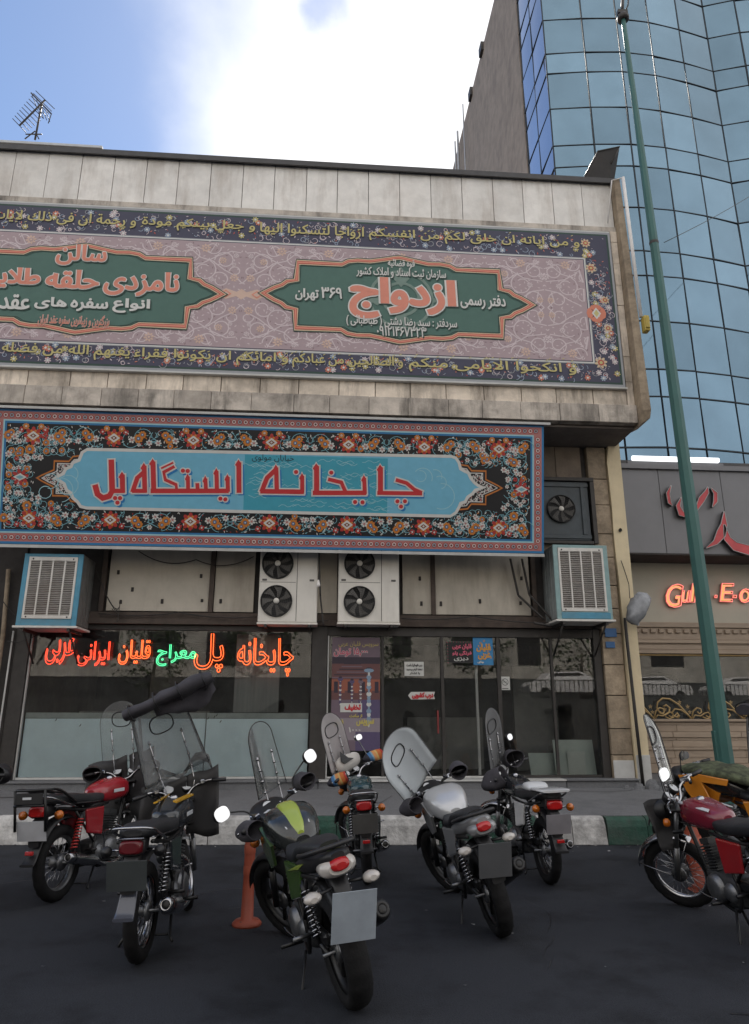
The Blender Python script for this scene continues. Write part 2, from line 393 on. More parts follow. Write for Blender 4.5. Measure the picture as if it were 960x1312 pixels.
M_ltgrey=mat('light_grey_frame',(.5,.5,.49),.5,0,.08,9,dirt=.3,dirtcol=(.25,.23,.2))
M_pblue=mat('blue_paint',(.06,.24,.36),.5,0,.12,9,dirt=.45,dirtcol=(.16,.19,.19))
M_pteal=mat('teal_paint',(.22,.34,.35),.5,0,.12,9,dirt=.3,dirtcol=(.2,.22,.21))
M_louv=mat('louvre_white',(.62,.60,.57),.6,0,.08,12,dirt=.3,dirtcol=(.28,.22,.18))
M_pad=mat('cooler_pad',(.13,.115,.105),.95,0,.35,12,.8,60,dirt=.5,dirtcol=(.16,.08,.055))
M_glass=glass('shop_glass',(.975,.985,.985),.004,(.25,.26,.26),.5,1.45,.01,.03)
M_paleb=mat('pale_blue_board',(.72,.89,.95),.5,0,.05,2,dirt=.12,dirtcol=(.25,.33,.36))
# ================================================================== ground
def kerbY(x): return 8.912-.0644*x
g=MB(); g.add([(-300,-300,0),(300,-300,0),(300,400,0),(-300,400,0)],[(0,1,2,3)]); tag(g.build('road',M_asph,fix=False),kind='structure')
pv=MB()
n=30
for i in range(n):
    x0=-30+60*i/n;x1=-30+60*(i+1)/n
    k0=kerbY(x0)+.15;k1=kerbY(x1)+.15
    pv.add([(x0,k0,.30),(x1,k1,.30),(x1,11.05,.405),(x0,11.05,.405),(x0,14,.43),(x1,14,.43),(x0,k0,.0),(x1,k1,.0)],[(0,1,2,3),(3,2,5,4),(6,7,1,0)])
pav=pv.build('pavement',M_walk,fix=False); tag(pav,kind='structure')
# cracks in the pavement
cr=MB()
def zwalk(x,y): 
    k=kerbY(x)+.15; return .30+(.105)*(y-k)/(11.05-k) if y<11.05 else .405+(y-11.05)*.025/2.95
for pts in ([(2.6,10.5),(3.0,10.62),(3.3,10.55),(3.75,10.7),(4.2,10.6),(4.6,10.75)],[(-4.4,10.5),(-3.4,10.45),(-2.1,10.55)],[(0.2,9.6),(.8,9.9),(1.0,10.4)]):
    P=[(x+R.uniform(-.03,.03),y+R.uniform(-.03,.03)) for x,y in pts]
    for (a,b),(c,d) in zip(P,P[1:]):
        w_=.012
        cr.add([(a,b-w_,zwalk(a,b-w_)+.004),(c,d-w_,zwalk(c,d-w_)+.004),(c,d+w_,zwalk(c,d+w_)+.004),(a,b+w_,zwalk(a,b+w_)+.004)],[(0,1,2,3)])
tag(cr.build('pavement_crack',M_dk2,pav,fix=False),kind='stuff')
# kerb stones
kerb=empty('kerb'); kerb['kind']='structure'
segs=[(-500,375,0),(375,487,1),(487,563,0),(563,690,1),(690,779,0),(779,1300,1)]
def kx(px):
    d=ray(px,1066); 
    t=(8.912)/(d.y+.0644*d.x); return d.x*t
for a,b,c in segs:
    xa,xb=kx(a),kx(b); k=max(1,round((xb-xa)/.5))
    for i in range(k):
        x0=xa+(xb-xa)*i/k+.004;x1=xa+(xb-xa)*(i+1)/k-.004
        s=MB(); pr=[(0,0),(.02,.20),(.045,.27),(.075,.295),(.15,.302),(.16,.0)]
        dz=R.uniform(-.006,.006);dy=R.uniform(-.008,.008)
        A=[Vector((x0+(.03*q[1] if i==0 else 0),kerbY(x0)+q[0]+dy,q[1]+dz if q[1] else 0)) for q in pr];B=[Vector((x1-(.05*q[1] if i==k-1 else 0),kerbY(x1)+q[0]+dy,q[1]+dz if q[1] else 0)) for q in pr]
        s.loft([A,B],sm=False); s.build('kerb_stone',M_kg if c else M_kw,kerb,bevel=.008)
# gutter dirt and litter
gt=MB()
for i in range(220):
    x=R.uniform(-8,7);y=kerbY(x)-abs(R.gauss(0,.07))-.01;r=R.uniform(.006,.03);a=R.uniform(0,3)
    gt.add([(x+r*math.cos(a+q)*R.uniform(.5,1.2),y+r*.6*math.sin(a+q),.004+R.uniform(0,.008)) for q in (0,1.3,2.6,3.8,5)],[(0,1,2,3,4)],R.choice((0,0,0,1,2)))
for i in range(60):
    x=R.uniform(-5,6);y=R.uniform(3.2,8.6);r=R.uniform(.006,.018);a=R.uniform(0,3)
    gt.add([(x+r*math.cos(a+q),y+r*.6*math.sin(a+q),.004+R.uniform(0,.006)) for q in (0,1.3,2.6,3.8,5)],[(0,1,2,3,4)],R.choice((1,1,2,0)))
tag(gt.build('litter',[M_dk2,M_walk,M_ltgrey],fix=False),'dark grit and pale scraps scattered over the asphalt along the kerb','litter',kind='stuff')
# ================================================================== main building
bld=empty('shop_building',(0,11.3,0),label='two storey stone fronted tea house building with a wide overhanging upper floor',cat='building')
bld.location=(0,0,0)
XL=-9.5
def part(name,m,f,parent=bld,**k):
    s=MB(); f(s); return s.build(name,m,parent,**k)
part('wall',M_brown,lambda s:(s.box(XL,5.02,10.34,20,5.97,10.66),s.box(XL,-4.62,11.36,20,0,5.97),s.box(-4.62,4.95,11.5,11.7,2.98,5.97),s.box(4.6,5.02,11.36,20,0,5.97),s.box(XL,4.9,18,20,0,5.97)))
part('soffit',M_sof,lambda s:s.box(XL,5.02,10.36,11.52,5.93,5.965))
part('coping',M_coat,lambda s:(s.box(XL,5.16,10.22,10.7,10.665,10.70),s.box(XL,5.16,10.2,10.235,10.62,10.72)))
part('roof',M_sof,lambda s:s.box(XL,5.02,10.7,20,10.662,10.70))
# parapet panels
x=5.02;i=0
while x>-8:
    w_=.545+R.uniform(-.01,.01); y0=10.285+R.uniform(-.006,.006)
    part('parapet_panel',M_par,lambda s:s.box(x-w_+.005,x-.005,y0,10.338,9.735,10.655),bevel=.004); x-=w_
part('trim',M_led2,lambda s:s.box(XL,5.02,10.26,10.337,9.63,9.728),bevel=.004)
# ledge under the banner: two rows of stone
x=4.9
while x>-8:
    w_=.60+R.uniform(-.04,.04)
    part('ledge_stone',M_led,lambda s:s.box(x-w_+.006,x-.006,10.27+R.uniform(-.005,.005),10.338,6.29,6.585),bevel=.004); x-=w_
x=5.02
while x>-8:
    w_=.6+R.uniform(-.06,.06)
    part('ledge_stone',M_led2,lambda s:s.box(x-w_+.003,x-.003,10.20+R.uniform(-.006,.006),10.338,5.975,6.283),bevel=.006); x-=w_
z=6.30
while z<9.60:
    h=.44+R.uniform(-.08,.08); h=min(h,9.63-z)
    part('edge_stone',M_led,lambda s:s.box(4.905,5.02,10.25+R.uniform(-.004,.004),10.338,z+.003,z+h-.003),bevel=.004); z+=h
# projecting fin at the right end, with its rounded foot
s=MB(); s.loft([[Vector((x,y,z)) for x,y,z in ((5.024,10.10,5.93),(5.14,10.02,5.99),(5.14,10.5,5.99),(5.024,10.5,5.93))],
  [Vector(p) for p in ((5.024,10.02,6.12),(5.15,9.98,6.12),(5.15,10.5,6.12),(5.024,10.5,6.12))],
  [Vector(p) for p in ((5.024,10.14,10.62),(5.12,10.1,10.62),(5.12,10.5,10.62),(5.024,10.5,10.62))]],sm=False)
s.build('fin',M_stone,bld,bevel=.01)
# ground floor: piers of stone blocks
pr=empty('stone_pier',(0,0,0),label='brown stone block pier between the shop door and the cream pilaster',cat='pillar')
def blocks(x0,x1,y0,y1,z0,z1,h0,parent,m=M_stone,tilt=0):
    z=z0
    while z<z1-.05:
        h=h0+R.uniform(-.06,.08)
        if z+h>z1-.12: h=z1-z
        s=MB(); s.box(x0+R.uniform(0,.012),x1-R.uniform(0,.012),y0+R.uniform(-.008,.012),y1,z+.006,z+h-.006); s.build('stone_block',m,parent,bevel=.008); z+=h
blocks(4.50,4.835,11.16,11.355,.42,5.92,.43,pr)
s=MB(); s.box(4.505,4.83,11.152,11.165,.42,.78); s.build('base_patch',M_ltgrey,pr,bevel=.004)
pl=empty('stone_pier',(0,0,0),label='grimy brown stone block pier at the left end of the tea house window',cat='pillar')
blocks(-5.35,-4.95,11.12,11.355,.42,2.9,.36,pl); blocks(-5.9,-5.4,11.14,11.355,.42,5.9,.36,pl)
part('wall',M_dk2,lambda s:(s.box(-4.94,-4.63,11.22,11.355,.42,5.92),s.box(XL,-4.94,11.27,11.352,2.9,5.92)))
# pipes by the left pier
pp=MB(); pp.tube([(-4.78,11.12,.42),(-4.78,11.12,2.6),(-4.85,11.15,3.6)],.035,8); tag(pp.build('waste_pipe',M_stone),'rusty brown pipe running up the left pier beside the window','pipe')
pp=MB(); pp.tube([(-4.66,11.16,.42),(-4.65,11.16,2.66)],.014,6); tag(pp.build('conduit_pipe',M_ltgrey),'thin pale conduit running up the left edge of the window','pipe')
# cream pilaster
cp=MB(); k=14
A=[]
for i in range(k+1):
    z=.40+(6.03-.40)*i/k; j=R.uniform(-.012,.012)
    A.append([Vector((4.845+j*.7+(.0 if i<k else .05),11.12,z)),Vector((5.055+.02*i/k,11.10,z)),Vector((5.06+.02*i/k,11.6,z)),Vector((4.845,11.6,z))])
cp.loft(A,sm=False); cpo=cp.build('cream_pilaster',M_cream); tag(cpo,'cream painted plaster pilaster at the right corner of the tea house','pilaster')
s=MB(); s.box(4.853,5.064,11.088,11.13,.40,.86); s.build('base_coat',M_ltgrey,cpo,bevel=.004)
s=MB(); s.lathe([(0,0),(.028,0),(.028,.02)],(4.94,11.095,4.42),(0,-1,0),12); s.build('bolt_hole',M_blk,cpo)
pp=MB(); pp.tube([(4.90,11.06,.42),(4.875,11.05,1.6),(4.865,11.06,2.5),(4.87,11.08,2.95)],.026,8); tag(pp.build('downpipe',M_dark),'black hose pipe running down beside the cream pilaster','pipe')
pp=MB(); pp.tube([(5.16,10.06,10.62),(5.175,10.02,7.8)],.03,8);pp.tube([(5.16,10.06,10.62),(4.98,10.12,10.6),(4.86,10.2,9.76)],.012,6); tag(pp.build('drain_pipe',M_white),'white drain pipe down the right edge of the upper floor','pipe')
lp=MB(); lp.box(5.19,5.28,9.95,10.08,7.52,7.80,0,.01); lp.box(5.20,5.27,9.93,9.95,7.56,7.76,0,.004); tag(lp.build('wall_lamp',mat('yellow_plastic',(.5,.38,.08),.5)),'small yellow box lamp fixed at the foot of the white drain pipe','lamp')
# step / window sill along the front
st=empty('entrance_step',(0,0,0),label='worn grey stone step running below the whole shop window and door',cat='step')
xs=[-4.62,-3.2,-1.6,.0,1.3,2.76,3.7,4.83]
for a,b in zip(xs,xs[1:]):
    s=MB(); s.box(a+.003,b-.003,11.0+R.uniform(-.004,.004),11.44,.30,.50); s.build('slab',M_walk,st,bevel=.012)
    s=MB(); s.box(a+.003,b-.003,10.97,11.30,.503,.525); s.build('tread',M_ltgrey if 3>a>=0 else M_walk,st,bevel=.004)
# ================================================================== shop front
front=empty('shop_window',(0,0,0),label='wide tea house display window with pale blue boards behind its lower glass',cat='window')
def X(px,py,Y=11.3): return atY(px,py,Y).x
def fr(s,x0,x1,z0,z1,d=.05,y=11.28): s.box(x0,x1,y-d,y+.03,z0,z1,0,.004)
def prt(name,m,parent,f,**k):
    s=MB(); f(s); return s.build(name,m,parent,**k)
ZT=2.70
prt('frame_rail',M_dark,front,lambda s:fr(s,-4.60,-.14,ZT,2.78))
prt('frame_rail',M_ltgrey,front,lambda s:fr(s,-4.38,-.16,.528,.56,.02))
prt('frame_post',M_ltgrey,front,lambda s:s.box(-4.405,-4.385,11.24,11.3,.53,ZT,0,.002))
prt('frame_post',M_dark,front,lambda s:s.box(-4.62,-4.41,11.2,11.33,.53,ZT,0,.004))
for a,b in ((-4.38,-3.30),(-3.295,-1.715),(-1.71,-.155)):
    prt('pane',M_glass,front,lambda s:s.box(a,b,11.275,11.283,.562,ZT-.002),fix=False)
for a,b in ((-4.37,-1.72),(-1.705,-.17)):
    prt('lower_board',M_paleb,front,lambda s:s.box(a,b,11.32,11.34,.56,1.385,0,.003))
    prt('board_rail',mat('grey_green',(.30,.34,.32),.6),front,lambda s:s.box(a,b,11.315,11.345,1.39,1.47,0,.003))
for q in ((72,922),(267,920),(275,918),(283,924),(278,916),(103,929)):
    p=atY(q[0],q[1],11.31); s=MB(); r=.02
    s.add([(p.x-r,11.312,p.z-r*1.3),(p.x+r*.2,11.312,p.z-r*.6),(p.x+r*.7,11.312,p.z+r*1.2),(p.x,11.312,p.z+r*.4)],[(0,1,2,3)]); s.build('paint_chip',M_dark,front,fix=False)
part('door_post',M_dark,lambda s:s.box(-.145,.10,11.2,11.4,.50,2.9,0,.006))
part('door_post',M_dark,lambda s:s.box(4.37,4.49,11.22,11.4,.50,2.9,0,.006))
part('beam',M_beam,lambda s:(s.box(-4.62,4.49,11.14,11.3,2.785,2.87),s.box(-4.62,4.49,11.17,11.3,2.87,2.97)),bevel=.004)
# boards above the glazing
for a,b in ((142,270),(277,327),(395,432),(515,551),(556,676)):
    x0,x1=X(a,745),X(b,745)
    part('fascia_board',M_beige,lambda s:s.box(x0,x1,11.2,11.24,2.99,3.98,0,.003))
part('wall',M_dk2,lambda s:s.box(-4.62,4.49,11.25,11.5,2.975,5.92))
for a in (136,273.5,553.5,681):
    x0=X(a,745); part('fascia_post',M_beam,lambda s:s.box(x0-.035,x0+.035,11.16,11.24,2.975,4.3,0,.003))
for q in ((152,733),(155,771),(170,755),(208,770),(259,770),(258,738),(283,770),(540,773),(538,741),(562,706),(565,773),(615,770),(667,773),(668,741)):
    p=atY(q[0],q[1],11.2); part('bolt_stain',M_dk2,lambda s:s.box(p.x-.02,p.x+.02,11.185,11.2,p.z-.04*R.uniform(.5,1.2),p.z+.03,0,.004))
part('facing_slab',M_brown,lambda s:s.box(3.5,3.95,11.2,11.25,5.0,5.92),bevel=.004)
part('facing_slab',M_brown,lambda s:s.box(3.96,4.40,11.2,11.25,5.0,5.92),bevel=.004)
part('facing_slab',M_brown,lambda s:s.box(3.3,4.40,11.2,11.25,4.02,4.30),bevel=.004)
# door side
door=empty('sliding_door',(0,0,0),label='dark glazed sliding shop doors covered with notices and reflections',cat='door')
prt('frame_rail',M_dark,door,lambda s:fr(s,.10,4.37,2.64,2.78))
prt('frame_rail',M_ltgrey,door,lambda s:fr(s,.12,2.78,.528,.555,.02))
prt('frame_rail',M_dark,door,lambda s:fr(s,2.8,4.36,.528,.565,.03))
prt('frame_post',M_ltgrey,door,lambda s:s.box(.105,.125,11.23,11.3,.53,2.64,0,.002))
posts=[(490,.02,M_dark),(566,.025,M_dark),(613,.012,M_ltgrey),(638,.03,M_dark),(706,.02,M_dark),(765,.04,M_dark)]
px=[.125]
for a,hw,m in posts:
    x0=X(a,850); px.append(x0)
    if m is M_dark: prt('frame_post',m,door,lambda s:s.box(x0-hw,x0+hw,11.245,11.3,.56,2.64,0,.003))
prt('frame_post',M_ltgrey,door,lambda s:s.box(X(613,900)-.02,X(613,900)+.02,11.36,11.4,.56,2.64,0,.003))
px=[p for i,p in enumerate(px) if i!=3]+[4.36]
for a,b in zip(px,px[1:]):
    prt('pane',M_glass,door,lambda s:s.box(a+.004,b-.004,11.276,11.284,.57,2.638),fix=False)
p=atY(561,925,11.24); prt('door_handle',mat('handle_red',(.22,.03,.03),.4),door,lambda s:s.box(p.x-.012,p.x+.012,11.19,11.24,p.z-.17,p.z+.17,0,.005))
# interior
inn=empty('shop_interior',(0,0,0),label='dim tea house room seen through the shop glass',cat='room')
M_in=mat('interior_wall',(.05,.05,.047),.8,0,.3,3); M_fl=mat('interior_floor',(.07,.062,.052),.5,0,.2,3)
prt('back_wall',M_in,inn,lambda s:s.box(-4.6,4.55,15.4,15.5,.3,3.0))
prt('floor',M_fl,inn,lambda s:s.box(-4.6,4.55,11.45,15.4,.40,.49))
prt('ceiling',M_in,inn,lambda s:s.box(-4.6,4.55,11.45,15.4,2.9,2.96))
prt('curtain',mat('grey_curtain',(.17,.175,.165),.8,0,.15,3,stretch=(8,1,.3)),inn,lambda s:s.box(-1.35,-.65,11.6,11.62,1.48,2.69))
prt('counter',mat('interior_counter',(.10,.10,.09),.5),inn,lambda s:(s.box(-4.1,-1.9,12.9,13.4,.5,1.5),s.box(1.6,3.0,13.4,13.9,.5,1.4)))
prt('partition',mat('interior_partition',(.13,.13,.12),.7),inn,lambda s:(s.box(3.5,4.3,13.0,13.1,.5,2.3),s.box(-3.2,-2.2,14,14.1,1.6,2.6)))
for q in ((186,797),(404,811)): pass
p=atY(176,796,11.9); s=MB(); s.lathe([(0,0),(.035,.01),(.04,.04),(.02,.08)],(p.x,11.9,p.z),(0,0,1),12); o=s.build('lamp_bulb',mat('warm_bulb',(.8,.5,.2),.5,emit=(1,.45,.12),estr=5),inn)
for a,b,c,d in ((4.15-.45,4.15+.05,.53,1.03),(3.35,3.70,.53,.88)): pass
for (x0,z0,x1,z1,yy) in (((712,998),0,(760,948),0,11.55),((680,998),0,(711,965),0,11.7)):
    a=atY(x0[0],x0[1],yy);b=atY(x1[0],x1[1],yy)
    s=MB(); s.obox(((a.x+b.x)/2,yy,(a.z+b.z)/2),((b.x-a.x)/2,0,0),(0,.012,0),(0,.06,(b.z-a.z)/2)); o=s.build('leaning_board',mat('pale_green_board',(.36,.42,.38),.5,0,.06,4))
    tag(o,'large pale green board leaning inside the door glass at the far right' if yy==11.55 else 'smaller white green board leaning inside the glass left of the large one','board')
    if yy==11.55:
        q=atY(752,997,11.49);q2=atY(727,963,11.49); s=MB(); s.box(q2.x,q.x,11.49,11.5,.53,q2.z); tag(s.build('leaning_board',mat('pale_green_board2',(.44,.48,.44),.5,0,.06,4)),'small square pale board leaning in front of the large green board','board')
M_film=None

rb_=MB()
for (x,y,z,r) in ((4.95,10.86,.42,.10),(5.12,10.92,.42,.08),(4.72,10.80,.41,.07),(5.02,10.70,.40,.05),(4.55,10.84,.41,.05)):
    P=[]
    for k in range(4):
        P.append([Vector((x+r*(1.3-.2*k)*math.cos(a)*R.uniform(.8,1.15),y+r*(1-.15*k)*math.sin(a)*R.uniform(.8,1.1),z-.03+r*.45*k*R.uniform(.9,1.1))) for a in [6.283*q/8 for q in range(8)]])
    rb_.loft(P,sm=False)
tag(rb_.build('rubble',M_walk),'broken concrete lumps at the foot of the cream pilaster','rubble',kind='stuff')
# ================================================================== lower sign (blue tea house sign)
so_=Vector((-4.95,10.50,3.86)); 
SP=Plane(so_,(1,0,0),(0,-.41,1.97))
SW=3.42+4.95; SH=math.hypot(.41,1.97)
sign=empty('tea_house_sign',(0,0,0),label='long blue tea house sign with red lettering and dark floral tile border',cat='sign')
cl=lambda n,c,r=.45: mat('print_'+n,c,r,0,.05,8,spec=.3)
PM=[cl('navy',(.018,.02,.04)),cl('white',(.55,.54,.52)),cl('orange',(.48,.17,.03)),cl('red',(.36,.035,.03)),cl('vine',(.17,.36,.42)),cl('blue',(.03,.16,.34)),cl('sky',(.15,.40,.55)),cl('teal',(.05,.30,.40)),cl('pink',(.38,.16,.15)),cl('letter_red',(.46,.03,.035)),cl('shadow_blue',(.02,.17,.42)),cl('pale_vine',(.30,.52,.58)),cl('dark',(.012,.012,.014)),cl('brown',(.18,.06,.03))]
NA,WH,OR,RE,VI,BL,SK,TE,PK,LR,SB,PV,DK,BR=range(14)
s=MB(); s.obox(SP.P(SW/2,SH/2,-.035),SP.u*(SW/2),SP.v*(SH/2),SP.n*.032); s.build('panel',cl('navy',(.018,.02,.04)),sign)
s=MB(); s.obox(SP.P(SW/2+.03,SH+.02,-.0),SP.u*(SW/2+.06),SP.v*.018,SP.n*.06); s.obox(SP.P(SW/2,-.03,-.01),SP.u*(SW/2),SP.v*.022,SP.n*.045); s.build('metal_edge',M_ltgrey,sign)
for uu in (.5,2.4,4.4,6.3,7.9):
    a=SP.P(uu,SH*.8,-.07);b=SP.P(uu,SH*.2,-.07)
    s=MB(); s.tube([a,(a.x,11.25,a.z+.0)],.02,6); s.tube([b,(b.x,11.25,b.z)],.02,6); s.tube([SP.P(uu,.02,-.08),SP.P(uu,SH-.02,-.08)],.02,6); s.build('bracket',M_dark,sign)
A=Art(SP)
def rosette(A,u,v,r,h=0.010,ca=OR,cb=BL,n=9):
    A.petals(u,v,r*.98,n,h,ca,.85,R.random()); A.disc(u,v,r*.42,h+.002,BR if ca==OR else RE,10); A.disc(u,v,r*.33,h+.0035,cb,9); A.disc(u,v,r*.16,h+.005,WH if cb!=WH else ca,6)
def wflower(A,u,v,r,h=.010):
    A.petals(u,v,r,6,h,WH,.6,R.random()); A.disc(u,v,r*.34,h+.002,PK,6)
def leaf(A,u,v,r,a,h=.009,c=WH):
    q,w_=math.cos(a),math.sin(a); A.poly([(u-q*r,v-w_*r),(u-w_*r*.4,v+q*r*.4),(u+q*r,v+w_*r),(u+w_*r*.3,v-q*r*.3)],h,c)
def arc(A,u,v,r,a0,a1,w_,h,c,k=12,sp=0):
    A.stroke([(u+(r*(1-sp*i/k))*math.cos(a0+(a1-a0)*i/k),v+(r*(1-sp*i/k))*math.sin(a0+(a1-a0)*i/k)) for i in range(k+1)],w_,h,c)
def rect(A,u0,u1,v0,v1,h,c): A.poly([(u0,v0),(u1,v0),(u1,v1),(u0,v1)],h,c)
def ring(A,u0,u1,v0,v1,w_,h,c):
    rect(A,u0,u1,v0,v0+w_,h,c);rect(A,u0,u1,v1-w_,v1,h,c);rect(A,u0,u0+w_,v0+w_,v1-w_,h,c);rect(A,u1-w_,u1,v0+w_,v1-w_,h,c)
# border: blue, pink guilloche, light blue line, blue
ring(A,0,SW,0,SH,.035,.002,BL); ring(A,.035,SW-.035,.035,SH-.035,.125,.002,PK); ring(A,.16,SW-.16,.16,SH-.16,.022,.003,PV); ring(A,.182,SW-.182,.182,SH-.182,.03,.002,BL)
def guil(u,v,vert):
    A.disc(u,v,.043,.004,RE,8); A.disc(u,v,.032,.006,WH if (vert)%2 else VI,8); A.disc(u,v,.02,.008,PK,8); A.disc(u,v,.011,.0095,DK,6)
k=0;u=.10
while u<SW-.05:
    guil(u,.097,k);guil(u,SH-.097,k);u+=.0885;k+=1
v=.19
while v<SH-.15: guil(SW-.097,v,k);guil(.097,v,k);v+=.0885;k+=1
rect(A,.212,SW-.212,.212,SH-.212,.0025,DK)
F0u,F1u,F0v,F1v=.212,SW-.212,.212,SH-.212
# medallion outline (px -> sign plane)
def S(x,y): return SP.px(x,y)
ml=[S(x,y) for x,y in ((112.5,576),(106,580),(102,590),(94,593),(92,598),(85,601),(82,607),(77,609.5),(71,613),(77,616),(83,620),(86,628),(92,632),(94,638),(100,643),(104,649),(112,651))]
mr_=[S(x,y) for x,y in ((577,661.5),(584,657),(588,650),(590,645),(596,643),(599,637),(605,633),(609,628),(613,627),(619,625.5),(612,622),(608,619),(603,613),(600,606),(595,604),(590,601),(588,593),(584,587),(578,585))]
med=ml+mr_; mc=(sum(p[0] for p in med)/len(med),(ml[0][1]+ml[-1][1])/2)
def inside(u,v,poly):
    c=False;n=len(poly)
    for i in range(n):
        a=poly[i];b=poly[i-1]
        if (a[1]>v)!=(b[1]>v) and u<(b[0]-a[0])*(v-a[1])/(b[1]-a[1])+a[0]: c=not c
    return c
# floral white corners beside the tips
for sx,tip,base in ((-1,S(48,614),S(110,614)),(1,S(643,626),S(582,624))):
    hw=.36
    pts=[(base[0],base[1]+hw),(base[0]+ (tip[0]-base[0])*.28,base[1]+hw*.93),(base[0]+(tip[0]-base[0])*.36,base[1]+hw*.72),(base[0]+(tip[0]-base[0])*.66,base[1]+hw*.72),(base[0]+(tip[0]-base[0])*.66,base[1]+hw*.35),(tip[0]-(tip[0]-base[0])*.1,base[1]+hw*.12),(tip[0],base[1])]
    pts=pts+[(a,2*base[1]-b) for a,b in pts[:-1]][::-1]
    A.poly(pts,.0125,DK); A.stroke(pts,.03,.0135,BR); A.stroke(pts,.014,.0145,OR)
    inn_=[(base[0]+(a-base[0])*.9,base[1]+(b-base[1])*.86) for a,b in pts]; A.stroke(inn_,.012,.015,WH)
    for i in range(1100):
        a=R.uniform(min(base[0],tip[0]),max(base[0],tip[0]));b=base[1]+R.uniform(-hw,hw)
        if inside(a,b,inn_): leaf(A,a,b,R.uniform(.012,.028),R.uniform(0,6),.0145,WH if R.random()<.85 else PK)
A.poly(med,.018,SK)
pa=S(314,590);pb=S(497,590); rect(A,pa[0],pb[0],ml[-1][1]+.012,ml[0][1]-.012,.0185,TE)
A.stroke(med,.045,.019,WH,True); 
for i in range(70):
    a=R.uniform(pa[0]+.05,pb[0]-.05);b=R.uniform(ml[-1][1]+.06,ml[0][1]-.06)
    A.stroke([(a+q*.045,b+.02*math.sin(q*1.7+i)) for q in range(-3,4)],.006,.0195,PV)
for cx_ in (S(560,0)[0],S(100,0)[0]+.1):
    for q in range(5):
        arc(A,cx_+R.uniform(-.25,.25),mc[1]+R.uniform(-.25,.2),R.uniform(.08,.2),R.uniform(0,6),R.uniform(7,9),.010,.0195,PV)
# floral field, mirrored about the centre and repeated
keep=lambda u,v,r=.0:F0u+r<u<F1u-r and F0v+r<v<F1v-r and not inside(u,v,[(mc[0]+(a-mc[0])*1.012,mc[1]+(b-mc[1])*1.10) for a,b in med]) and not (abs(v-mc[1])<.36 and (u<S(112,614)[0] and u>S(44,614)[0] or u>S(580,620)[0] and u<S(648,626)[0]) and abs(v-mc[1])<.36*(1 if True else 0))
period=1.175; u0=S(345,680)[0]
cols=[u0+period*k*.5*2 for k in range(-5,5)]
tv=(ml[0][1]+F1v)/2; bv=(ml[-1][1]+F0v)/2; bh=(F1v-ml[0][1])/2
def band(vc,sg):
    for cx_ in cols:
        for mir in (-1,1):
            def q(du,dv): return (cx_+mir*du,vc+sg*dv)
            L=[]
            for du,dv,t,r in ((.36,.0,'o',.075),(.50,.07,'x',0),(.17,.09,'r',.05),(.24,.04,'a',0),(.52,-.06,'w',.05),(.11,.14,'R',.05)):
                U,V=q(du,dv)
                if not keep(U,V,.03): continue
                if t=='o': rosette(A,U,V,r)
                if t=='w': wflower(A,U,V,r)
                if t=='r': A.petals(U,V,r*.9,4,.010,RE,.7,.4);A.disc(U,V,.014,.012,WH)
                if t=='R': rosette(A,U,V,r,.010,OR,WH,8)
            U,V=q(.43,.02)
            if keep(U,V): arc(A,U,V,.13,0 if mir>0 else 3.14,(4.7 if mir>0 else -1.5),.009,.0085,VI)
            U,V=q(.25,-.02)
            if keep(U,V): arc(A,U,V,.12,2,5.6,.009,.0085,VI)
        if keep(cx_,vc,.05):
            A.petals(cx_,vc,.14,8,.010,RE,.6,0);A.petals(cx_,vc,.10,8,.0115,OR,.5,.39)
            A.poly([(cx_-.09,vc),(cx_,vc+.07),(cx_+.09,vc),(cx_,vc-.07)],.013,WH);A.poly([(cx_-.05,vc),(cx_,vc+.035),(cx_+.05,vc),(cx_,vc-.035)],.0145,BR);A.disc(cx_,vc,.018,.016,WH,4)
        cm=cx_+period/2
        for d in (-.17,.17):
            if keep(cm+d,vc+sg*.06,.05): rosette(A,cm+d,vc+sg*.06,.062)
            if keep(cm+d*1.7,vc-sg*.03,.05): wflower(A,cm+d*1.9,vc-sg*.02,.055)
        if keep(cm,vc,.05):
            for d in (-1,1): A.stroke([(cm+d*.02,vc+.10),(cm+d*.06,vc+.04),(cm-d*.05,vc-.02),(cm+d*.12,vc-.10)],.009,.0085,VI)
band(tv,1);band(bv,-1)
for sx in (-1,1):
    ce=(S(26,612)[0] if sx<0 else S(668,628)[0]); 
    for mv in (-1,1):
        for du,dv,t,r in ((.0,.0,'D',.1),(-.16,.16,'s',.05),(.12,.42,'o',.075),(-.22,.60,'O',.07),(-.18,.34,'w',.055),(.28,.30,'w',.05),(-.33,.50,'w',.05),(.33,.62,'r',.05),(.15,.62,'w',.05),(.02,.24,'w',.045),(-.25,.06,'w',.05)):
            U,V=ce-sx*du,mc[1]+mv*dv
            if not(F0u+.04<U<F1u-.04 and F0v+.04<V<F1v-.04): continue
            if t in'oO': rosette(A,U,V,r)
            elif t=='s': rosette(A,U,V,r,.010,OR,PK,7)
            elif t=='w': wflower(A,U,V,r)
            elif t=='r': A.petals(U,V,r,4,.010,RE,.7,.4)
            elif mv==1:
                A.petals(U,V,.13,8,.010,RE,.55,.2); A.poly([(U-.10,V),(U,V+.055),(U+.10,V),(U,V-.055)],.013,WH); A.poly([(U-.06,V),(U,V+.03),(U+.06,V),(U,V-.03)],.0145,VI)
        for du,dv,r in ((.1,.5,.2),(-.2,.45,.22),(.25,.35,.15),(-.1,.2,.14)):
            U,V=ce-sx*du,mc[1]+mv*dv
            if F0u+r*.4<U<F1u-r and F0v+r*.8<V<F1v-r*.8 and keep(U,V): arc(A,U,V,r*.9,R.uniform(0,6),R.uniform(7,10),.009,.0085,VI)
